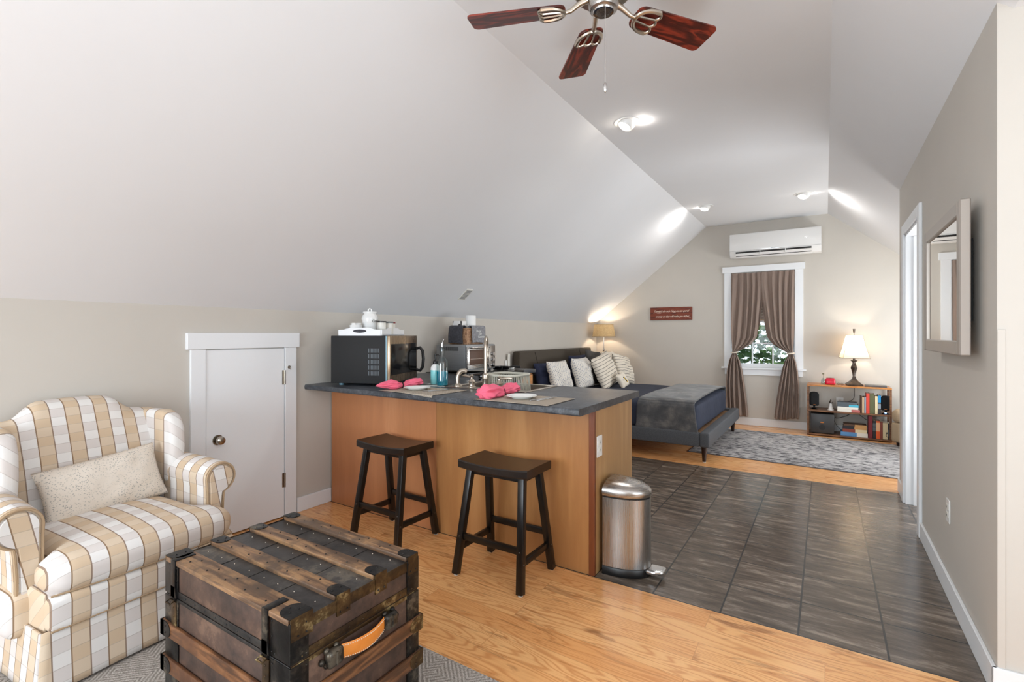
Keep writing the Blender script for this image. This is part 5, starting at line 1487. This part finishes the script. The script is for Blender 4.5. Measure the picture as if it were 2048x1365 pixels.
# ---------------- bookshelf and what stands on it ----------------
X0s, X1s, Y0s, Y1s = -.196, .672, 7.345, 7.665
sh_ = thing('bookshelf', 'low three-tier walnut bookshelf against the window wall', 'bookshelf', ((X0s+X1s)/2, (Y0s+Y1s)/2, 0))
qx, qy = (X0s+X1s)/2, (Y0s+Y1s)/2
for nm, z0, z1, m in (('top', .632, .650, 'shelf_top'), ('shelf', .308, .326, 'walnut_shelf'), ('bottom_shelf', .010, .028, 'walnut_shelf')):
    MB().box(X0s-qx, X1s-qx, Y0s-qy, Y1s-qy, z0, z1, bev=.003, seg=1).build(nm, m, sh_, smooth=0)
for x in (X0s, X1s-.022):
    for y in (Y0s+.003, Y1s-.025): MB().box(x-qx+.0005, x-qx+.0215, y-qy, y-qy+.022, 0, .6315, bev=.001, seg=1).build('post', 'walnut_shelf', sh_, smooth=0)
# lamp
lp2 = thing('table_lamp', 'bronze twisted table lamp with cream bell shade on the bookshelf', 'lamp', (.308, 7.51, .6505), R(8))
b = MB(); b.lathe([(.080, 0), (.082, .012), (.078, .018), (.060, .034), (.036, .058), (.020, .085), (.013, .115)], sq=1.0, seg=64, M=Matrix.Rotation(0, 4, 'Z')); b.build('base', 'bronze', lp2, smooth=35)
pr = [(.013, .113), (.014, .14), (.018, .18), (.026, .215), (.028, .235), (.022, .262), (.015, .285), (.018, .30), (.028, .312), (.026, .316)]
b = MB(); b.lathe(pr, sq=.9, seg=64, twist=[k*.28 for k in range(len(pr))]); b.lathe([(.013, .314), (.013, .345)], seg=16); b.build('twisted_stem', 'bronze', lp2, smooth=35)
prf = [(.142, .345), (.128, .40), (.112, .46), (.096, .53), (.084, .59), (.076, .632)]
b = MB(); b.lathe(prf, sq=.93, seg=64); 
def openlathe(prf, sq):
    b = MB(); V = []
    for r_, z in prf:
        row = []
        for k in range(64):
            a = 2*PI*k/64; aa = ((a+PI/4) % (PI/2))-PI/4; q = 1/math.cos(aa); rr = r_*(q*sq+(1-sq)); row.append(b.bm.verts.new((rr*math.cos(a), rr*math.sin(a), z)))
        V.append(row)
    for A, B in zip(V, V[1:]):
        for k in range(64): b.bm.faces.new((A[k], A[(k+1) % 64], B[(k+1) % 64], B[k]))
    return b
shd = openlathe(prf, .93).build('shade', 'shade_cream', lp2, smooth=35)
for r_, z in ((.1425, .346), (.0765, .631)):
    b = MB(); pts = []
    for k in range(64):
        a = 2*PI*k/64; aa = ((a+PI/4) % (PI/2))-PI/4; q = 1/math.cos(aa); rr = r_*(q*.93+.07); pts.append((rr*math.cos(a), rr*math.sin(a), z))
    b.tube(pts, .004, 6, closed=True); b.build('shade_rim', 'shade_trim', shd)
for k in range(4):
    a = PI/4+k*PI/2; b = MB(); b.tube([((r_*(1.414*.93+.07)+.001)*math.cos(a), (r_*(1.414*.93+.07)+.001)*math.sin(a), z) for r_, z in prf], .0022, 6); b.build('shade_seam', 'shade_trim', shd)
b = MB(); b.tube([(0, 0, .63), (0, 0, .66)], .003, 6); b.lathe([(.006, .655), (.009, .665), (.013, .695), (.014, .71), (.0, .711)]); b.build('finial', 'finial', lp2)
b = MB(); b.ball((0, 0, .47), .032); b.build('bulb', 'bulb_warm', lp2)
lamp(lp2, (0, 0, .525), 5.5, (1, .86, .68), .018)
# speakers
def sat(x, y, z, label, yaw, led):
    t = thing('satellite_speaker', label, 'speaker', (x, y, z), yaw, 'small black speakers on the bookshelf')
    b = MB(); b.soft(-.052, .052, -.045, .05, .045, .21, .022, n=8, fn=lambda p, u: p+Vector((0, 0, .012*(1-u.x*u.x) if u.z > 0 else 0))); b.build('cabinet', 'speaker_cloth', t, smooth=60)
    b = MB(); b.lathe([(.04, 0), (.042, .006), (.03, .014), (.012, .02), (.012, .048)]); b.build('stand', 'black_gloss', t)
    b = MB(); b.soft(-.014, .014, -.050, -.044, .058, .066, .003, n=3); b.build('badge', 'copper', t)
    if led: b = MB(); b.ball((0, -.034, .018), (.012, .008, .006)); b.build('light', 'blue_led', t)
sat(-.118, 7.46, .3265, 'small black speaker at the left end of the middle shelf', R(6), False)
sat(.621, 7.44, .3265, 'black speaker with glowing blue base at the right end', R(-8), True)
t = thing('subwoofer', 'dark grey subwoofer box with round port on the bottom shelf', 'speaker', (-.030, 7.51, .0285))
MB().box(-.128, .128, -.135, .14, .006, .252, bev=.010).build('cabinet', 'sub_body', t)
b = MB(); b.cyl((0, -.1365, .082), (0, -.134, .082), .036, seg=32); b.build('port_ring', 'black_plastic', t)
b = MB(); b.cyl((0, -.139, .082), (0, -.1368, .082), .028, seg=32); b.build('port', 'dark_slot', t)
b = MB(); b.soft(-.02, .02, -.139, -.135, .134, .150, .004, n=3); b.build('badge', 'copper', t)
for x in (-.1, .1):
    for y in (-.1, .1): MB().cyl((x, y, 0), (x, y, .007), .01, seg=10).build('foot', 'black_plastic', t)
# grinder / bell ornament
t = thing('bell_ornament', 'white bell-shaped ornament with dark knob on the middle shelf', 'ornament', (.062, 7.46, .3265))
b = MB(); b.lathe([(.036, 0), (.036, .005), (.026, .018), (.018, .055), (.014, .085), (.0, .087)]); b.build('body', 'ceramic', t)
b = MB(); b.lathe([(.012, .085), (.019, .092), (.017, .108), (.009, .122), (.005, .135), (0, .137)]); b.build('knob', 'bronze', t)
# red pouch, little plant, sunglasses, laptop
t = thing('zip_pouch', 'small glossy red zip pouch on top of the bookshelf', 'pouch', (.056, 7.46, .6505))
b = MB(); b.soft(-.055, .055, -.028, .028, 0, .082, .018, n=8, fn=lambda p, u: Vector((p.x*(1-.08*u.z), p.y*(1-.35*max(0, u.z)), p.z))); b.build('pouch', 'red_pouch', t, smooth=60)
b = MB(); b.tube([(-.045, 0, .083), (0, 0, .085), (.045, 0, .083)], .003, 6); b.build('zipper', 'b_maroon', t)
t = thing('bottle_figurine', 'tiny clear bottle with dried sprig behind the red pouch', 'figurine', (-.020, 7.55, .6505))
b = MB(); b.lathe([(0, 0), (.022, 0), (.024, .01), (.022, .05), (.010, .065), (.009, .075)]); b.build('bottle', 'bottle_glass', t)
b = MB(); b.tube([(0, 0, .02), (.002, 0, .08), (0, 0, .125)], .0015, 5); b.ball((0, 0, .128), (.014, .014, .007)); b.build('sprig', 'b_olive', t)
t = thing('sunglasses', 'folded brown eyeglasses lying between the red pouch and lamp', 'eyeglasses', (.165, 7.46, .6505), R(-12))
for s_ in (-1, 1):
    b = MB(); b.tube([(s_*.018+.014*math.cos(a), -.01, .014+.011*math.sin(a)) for a in [2*PI*k/16 for k in range(16)]], .002, 6, closed=True); b.build('lens_rim', 'b_darkbrown', t)
b = MB(); b.tube([(-.032, -.01, .02), (-.030, .01, .008), (.02, .014, .004)], .002, 5); b.build('temple', 'b_darkbrown', t)
b = MB(); b.tube([(.032, -.01, .02), (.034, .014, .008), (-.015, .018, .004)], .002, 5); b.build('temple', 'copper', t)
t = thing('laptop', 'closed dark grey laptop on the right of the bookshelf top', 'laptop', (.525, 7.475, .6505), R(-4))
MB().box(-.11, .11, -.085, .085, 0, .010, bev=.003).build('base', 'laptop', t)
MB().box(-.11, .11, -.085, .085, .0105, .017, bev=.003).build('lid', 'laptop', t)
# books
def book(w_, h_, d_, m, label, loc, flat=False, band=None, grp='books on the bookshelf', tilt=0, title=None):
    t = thing('book', label, 'book', loc, 0, grp)
    if not flat:
        if tilt: t.rotation_euler = (0, R(tilt), 0)
        b = MB(); b.box(-w_/2, w_/2, -d_/2, -d_/2+.003, 0, h_, bev=.001, seg=1); b.box(-w_/2, -w_/2+.002, -d_/2+.003, d_/2, 0, h_); b.box(w_/2-.002, w_/2, -d_/2+.003, d_/2, 0, h_); b.build('cover', m, t, smooth=0)
        MB().box(-w_/2+.0022, w_/2-.0022, -d_/2+.0035, d_/2-.004, .002, h_-.002).build('pages', 'b_pages', t, smooth=0)
        if band:
            for (z0, z1, bm_) in band: MB().box(-w_/2-.0002, w_/2+.0002, -d_/2-.0006, -d_/2+.002, z0*h_, z1*h_).build('spine_label', bm_, t, smooth=0)
        if title:
            txt(title[0], title[1], title[2], 'lettering', t, frame4((0, -d_/2-.0008, h_*title[3]), (0, 0, -1), (1, 0, 0)), extrude=.0003)
    else:   # lying, spine towards the viewer; w_ = length in x, h_ = thickness
        b = MB(); b.box(-w_/2, w_/2, -d_/2, -d_/2+.003, 0, h_, bev=.001, seg=1); b.box(-w_/2, w_/2, -d_/2+.003, d_/2, 0, .002); b.box(-w_/2, w_/2, -d_/2+.003, d_/2, h_-.002, h_); b.build('cover', m, t, smooth=0)
        MB().box(-w_/2+.002, w_/2-.002, -d_/2+.0035, d_/2-.003, .0022, h_-.0022).build('pages', 'b_pages', t, smooth=0)
        if band:
            for (a, c, bm_) in band: MB().box(-w_/2+a*w_, -w_/2+c*w_, -d_/2-.0006, -d_/2+.002, -.0001, h_+.0001).build('spine_label', bm_, t, smooth=0)
        if title:
            txt(title[0], title[1], title[2], 'lettering', t, frame4((-w_/2+w_*title[3], -d_/2-.0008, h_/2), (1, 0, 0), (0, 0, 1)), extrude=.0003)
    return t
zm_ = .3265; yb = 7.452; D = .15
# standing, middle shelf
x = .366
for w_, h_, m, lb, bd in ((.016, .205, 'b_darkbrown', 'thin dark brown book at the left of the middle shelf row', None), (.022, .195, 'b_tan', 'tan book beside the thin dark brown one on the middle shelf', None), (.018, .20, 'b_greyblue', 'narrow pale blue-grey book on the middle shelf', None), (.034, .245, 'b_red', 'bright red book standing on the middle shelf', None), (.048, .240, 'b_olive', 'thick olive green book on the middle shelf', None),
                      (.028, .215, 'b_cream', 'cream book beside the thick olive book on the middle shelf', None), (.030, .228, 'b_charcoal', 'blue topped dark book beside the glowing speaker', [(.62, .985, 'b_blue'), (.30, .55, 'b_greyblue')])):
    book(w_-.001, h_, D, m, lb, (x+w_/2, yb, zm_), band=bd); x += w_+ (.004 if m == 'b_olive' else .0005)
# lying stack, middle shelf
z = zm_
for w_, h_, m, lb, bd in ((.232, .034, 'b_white', 'white book with rose spine end at the bottom of the middle stack', [(.63, 1.0, 'b_rose')]), (.215, .028, 'b_white', 'thin white book second from the bottom of the middle stack', None), (.218, .030, 'b_slate', 'grey and aqua book near the top of the middle stack', [(.55, 1.0, 'b_aqua')]), (.205, .026, 'b_slate', 'grey book on top of the middle shelf stack', None)):
    book(w_, h_-.0006, D, m, lb, (.13+w_/2, yb, z), flat=True, band=bd, grp='stacked books on the middle shelf'); z += h_
# lying stack, bottom shelf
z = .0285
for w_, h_, m, lb, bd, x0 in ((.275, .050, 'b_skyblue', 'large sky blue and white book at the bottom of the low stack', [(.6, 1.0, 'b_white')], .165), (.245, .040, 'b_brown', 'red and cream book second in the low stack', [(.52, 1.0, 'b_cream')], .187), (.240, .034, 'b_black', 'black and tan book third in the low stack', [(.48, 1.0, 'b_wood')], .190), (.235, .024, 'b_darkbrown', 'dark brown book topping the low stack', [(.5, 1., 'b_wood')], .194)):
    book(w_, h_-.0006, D, m, lb, (x0+w_/2, yb, z), flat=True, band=bd, grp='stacked books on the bottom shelf'); z += h_
# standing, bottom shelf
x = .445
for w_, h_, m, lb, bd, tt in ((.043, .270, 'b_maroon', 'tall maroon book on the bottom shelf', None, None), (.032, .215, 'b_black', 'black book between the maroon and orange ones', [(.42, .62, 'b_slate'), (.66, .86, 'b_slate')], None), (.039, .215, 'b_orange', 'bright orange book on the bottom shelf', [(.42, .90, 'b_peach')], None), (.026, .205, 'b_brown', 'narrow reddish brown book right of the orange one', None, None), (.048, .198, 'b_cream', 'cream book with a black figure on the bottom shelf', [(.16, .38, 'b_black')], None), (.022, .195, 'b_charcoal', 'charcoal book at the far right of the bottom shelf', [(.2, .6, 'b_slate')], None)):
    if m == 'b_cream': bd = None
    o = book(w_-.001, h_, D, m, lb, (x+w_/2, yb, .0285), band=bd)
    if m == 'b_cream':
        b = MB(); b.tube([(.022, -D/2-.001, .075), (.010, -D/2-.001, .068), (.006, -D/2-.001, .05), (.014, -D/2-.001, .034), (.022, -D/2-.001, .030)], .003, 6); b.ball((.014, -D/2-.001, .078), (.007, .001, .009)); b.build('black_figure', 'b_black', o)
    x += w_+.0005
# cables behind the shelf
for nm, pts in (('black lamp cord dropping behind the bookshelf', [(.315, 7.62, .66), (.315, 7.675, .64), (.318, 7.68, .55), (.30, 7.68, .45), (.185, 7.692, .405)]),
                ('black cable looping behind the low book stack', [(.09, 7.67, .30), (.085, 7.67, .22), (.12, 7.66, .12), (.17, 7.66, .05), (.15, 7.66, .033)]),
                ('thin black wire sagging across the back of the bottom shelf', [(.30, 7.68, .31), (.25, 7.66, .25), (.14, 7.66, .20), (.11, 7.64, .215)]),
                ('black wire running to the right behind the upright books', [(.33, 7.68, .30), (.40, 7.68, .24), (.46, 7.68, .20), (.58, 7.68, .19)])):
    P = [Vector(p) for p in pts]; sm = []
    for i in range(len(P)-1):
        for k in range(5):
            p0 = P[max(0, i-1)]; p1 = P[i]; p2 = P[i+1]; p3 = P[min(len(P)-1, i+2)]; t_ = k/5
            sm.append(.5*((2*p1)+(-p0+p2)*t_+(2*p0-5*p1+4*p2-p3)*t_*t_+(-p0+3*p1-3*p2+p3)*t_**3))
    sm.append(P[-1]); b = MB(); b.tube(sm, .003, 6); single(b, 'power_cord', 'blackish_cord', nm, 'cord', (0, 0, 0), group='cords behind the bookshelf')

# tan upholstered chair, mostly behind the right wall
t = thing('club_chair', 'tan upholstered chair corner at the right edge of the bedroom', 'armchair', (1.175, 7.04, .010), R(215))
# local: +x faces the room; arms at +-y
MB().soft(-.36, .34, -.30, .30, .06, .42, .05, n=8).build('seat_base', 'tan_fabric', t)
for s_ in (-1, 1):
    b = MB(); b.soft(-.38, .36, min(s_*.28, s_*.42), max(s_*.28, s_*.42), .035, .27, .03, n=8); o = b.build('arm', 'tan_fabric', t, smooth=60)
    b = MB(); b.soft(-.38, .365, min(s_*.27, s_*.435), max(s_*.27, s_*.435), .255, .425, .07, n=10); b.build('arm_pad', 'tan_fabric', o, smooth=60)
b = MB(); b.soft(-.42, -.26, -.27, .27, .10, .78, .07, n=10); b.build('backrest', 'tan_fabric', t, smooth=60)
for x in (-.38, .31):
    for y in (-.36, .36): MB().cyl((x, y, 0), (x, y, .045), .018, .022, seg=14).build('foot', 'espresso', t)

# ---------------- mirror on the right wall ----------------
t = thing('wall_mirror', 'silver-framed mirror hanging on the grey right-hand wall', 'mirror', (RW-.003, 3.02, 1.525), 0)
# local: -x faces the room; y width
YA, YBm, ZA, ZB = -.432, .40, -.312, .31
b = MB(); fw = .058
def fr_(y0, y1, z0, z1): return MB().box(-.068, -.034, y0, y1, z0, z1, bev=.004, seg=1)
fr_(YA, YA+fw, ZA, ZB).build('frame_side', 'silver_frame', t, smooth=0); fr_(YBm-fw, YBm, ZA, ZB).build('frame_side', 'silver_frame', t, smooth=0)
fr_(YA+fw+.0002, YBm-fw-.0002, ZB-fw, ZB).build('frame_rail', 'silver_frame', t, smooth=0); fr_(YA+fw+.0002, YBm-fw-.0002, ZA, ZA+fw).build('frame_rail', 'silver_frame', t, smooth=0)
MB().box(-.058, -.050, YA+fw-.002, YBm-fw+.002, ZA+fw-.002, ZB-fw+.002).build('glass', 'mirror', t, smooth=0)
MB().box(-.049, -.002, YA+.14, YBm-.14, ZA+.14, ZB-.14).build('backing', 'black_matte', t, smooth=0)

# ---------------- ceiling fan ----------------
FX, FY, BZ = -.715, 1.77, 2.555
fan = thing('ceiling_fan', 'five-blade ceiling fan with dark red wood blades and nickel motor', 'ceiling fan', (FX, FY, CZ))
def fz_(z): return z-CZ
b = MB(); b.lathe([(.0, fz_(CZ)), (.065, fz_(CZ)), (.065, fz_(CZ-.02)), (.03, fz_(CZ-.06)), (.013, fz_(CZ-.065))][::-1]); b.build('canopy', 'nickel', fan)
b = MB(); b.cyl((0, 0, fz_(2.83)), (0, 0, fz_(2.74)), .012); b.build('downrod', 'nickel', fan)
b = MB(); b.lathe([(0, fz_(2.590)), (.06, fz_(2.592)), (.105, fz_(2.60)), (.115, fz_(2.615)), (.118, fz_(2.66)), (.112, fz_(2.70)), (.08, fz_(2.735)), (.02, fz_(2.75)), (0, fz_(2.75))]); b.build('motor_housing', 'nickel', fan)
b = MB(); b.lathe([(0, fz_(2.530)), (.036, fz_(2.531)), (.040, fz_(2.536)), (.052, fz_(2.540)), (.056, fz_(2.55)), (.057, fz_(2.585)), (.062, fz_(2.592)), (0, fz_(2.593))]); swh = b.build('switch_housing', 'brushed_steel', fan)
b = MB(); b.lathe([(.036, fz_(2.5308)), (.0385, fz_(2.5305)), (.040, fz_(2.534)), (.0415, fz_(2.539))]); b.build('bottom_ring', 'chrome', swh)
for a in (R(20), R(200), R(110)): b = MB(); b.ball((.027*math.cos(a), .027*math.sin(a), fz_(2.53)), (.004, .004, .002)); b.build('cover_screw', 'screw', swh)
# pull chain
b = MB(); b.tube([(.018, -.026, fz_(2.54)), (.018, -.028, fz_(2.45)), (.018, -.028, fz_(2.246))], .0013, 6); pc = b.build('pull_chain', 'chrome', fan)
b = MB(); b.lathe([(.002, fz_(2.208)), (.006, fz_(2.212)), (.0075, fz_(2.225)), (.006, fz_(2.240)), (.002, fz_(2.248))], c=(.018, -.028, 0), seg=12); b.build('chain_pull', 'chrome', pc)
blade_outline = []
def blade(azd):
    # blade local: x outwards, y width
    R0, R1, W0, W1 = .145, .528, .105, .135
    pts = []
    def arc(cx, cy, r_, a0, a1, n=6): return [(cx+r_*math.cos(a0+(a1-a0)*k/n), cy+r_*math.sin(a0+(a1-a0)*k/n)) for k in range(n+1)]
    h0, h1 = W0/2, W1/2
    pts += arc(R1-.022, -h1+.022, .022, -PI/2, 0); pts += arc(R1-.022, h1-.022, .022, 0, PI/2)
    pts += arc(R0+.03, h0-.03, .03, PI/2, PI); pts += arc(R0+.03, -h0+.03, .03, PI, 1.5*PI)
    M = Matrix.Rotation(R(azd), 4, 'Z') @ Matrix.Translation((0, 0, fz_(BZ))) @ Matrix.Rotation(R(-12), 4, 'X')
    b = MB(); b.prism(pts, 'z', 0, .006); o = b.build('blade', 'fan_blade', fan, smooth=0); o.matrix_local = M
    # blade iron: leaf-shaped open frame
    b = MB()
    lf = []
    for k in range(21):
        a = -PI*.5+PI*k/20; lf.append((.235-.085*math.cos(a)**.7 if math.cos(a) > 0 else .235, .052*math.sin(a), -.006))
    b.tube(lf, .0085, 8)
    sc = [(.235+.012*abs(math.sin(PI*k/7))*(1)-.0, .052-.104*k/21, -.006) for k in range(22)]
    b.tube(sc, .006, 8)
    for yy in (-.018, .018): b.tube([(.158, yy*.6, -.006), (.242, yy, -.006)], .0045, 6)
    b.tube([(.06, 0, .03), (.09, 0, .020), (.125, 0, -.002), (.155, 0, -.006)], .011, 10, rs=[.014, .011, .009, .008])
    i_ = b.build('blade_iron', 'nickel', o)
for k in range(5): blade(57+72*k)

# ---------------- shrub outside the window ----------------
t = thing('garden_tree', 'broad green tree outside the bedroom window', 'tree', (-.9, 9.9, -2.6))
random.seed(11)
b = MB(); vs = b.bm.verts; 
for k in range(19000):
    u = random.uniform(-1, 1); a = random.uniform(0, 2*PI); r_ = random.uniform(.75, 1)
    p = Vector((2.3*r_*math.sqrt(1-u*u)*math.cos(a), 1.3*r_*math.sqrt(1-u*u)*math.sin(a), 3.7+2.6*u*r_))
    d = Vector((random.gauss(0, 1), random.gauss(0, 1), random.gauss(0, .5))).normalized(); s2_ = d.cross(Vector((random.gauss(0, 1), random.gauss(0, 1), random.gauss(0, 1)))).normalized()
    L_ = random.uniform(.09, .17); W_ = L_*.34
    q = [p-d*L_/2, p+s2_*W_*.9, p+d*L_/2, p-s2_*W_*.9]
    b.bm.faces.new([vs.new(c) for c in q])
b.build('foliage', 'leaf_bush', t, smooth=0)
b = MB(); b.cyl((0, 0, 0), (0, 0, 3.2), .12, .07); b.build('trunk', 'bark', t)
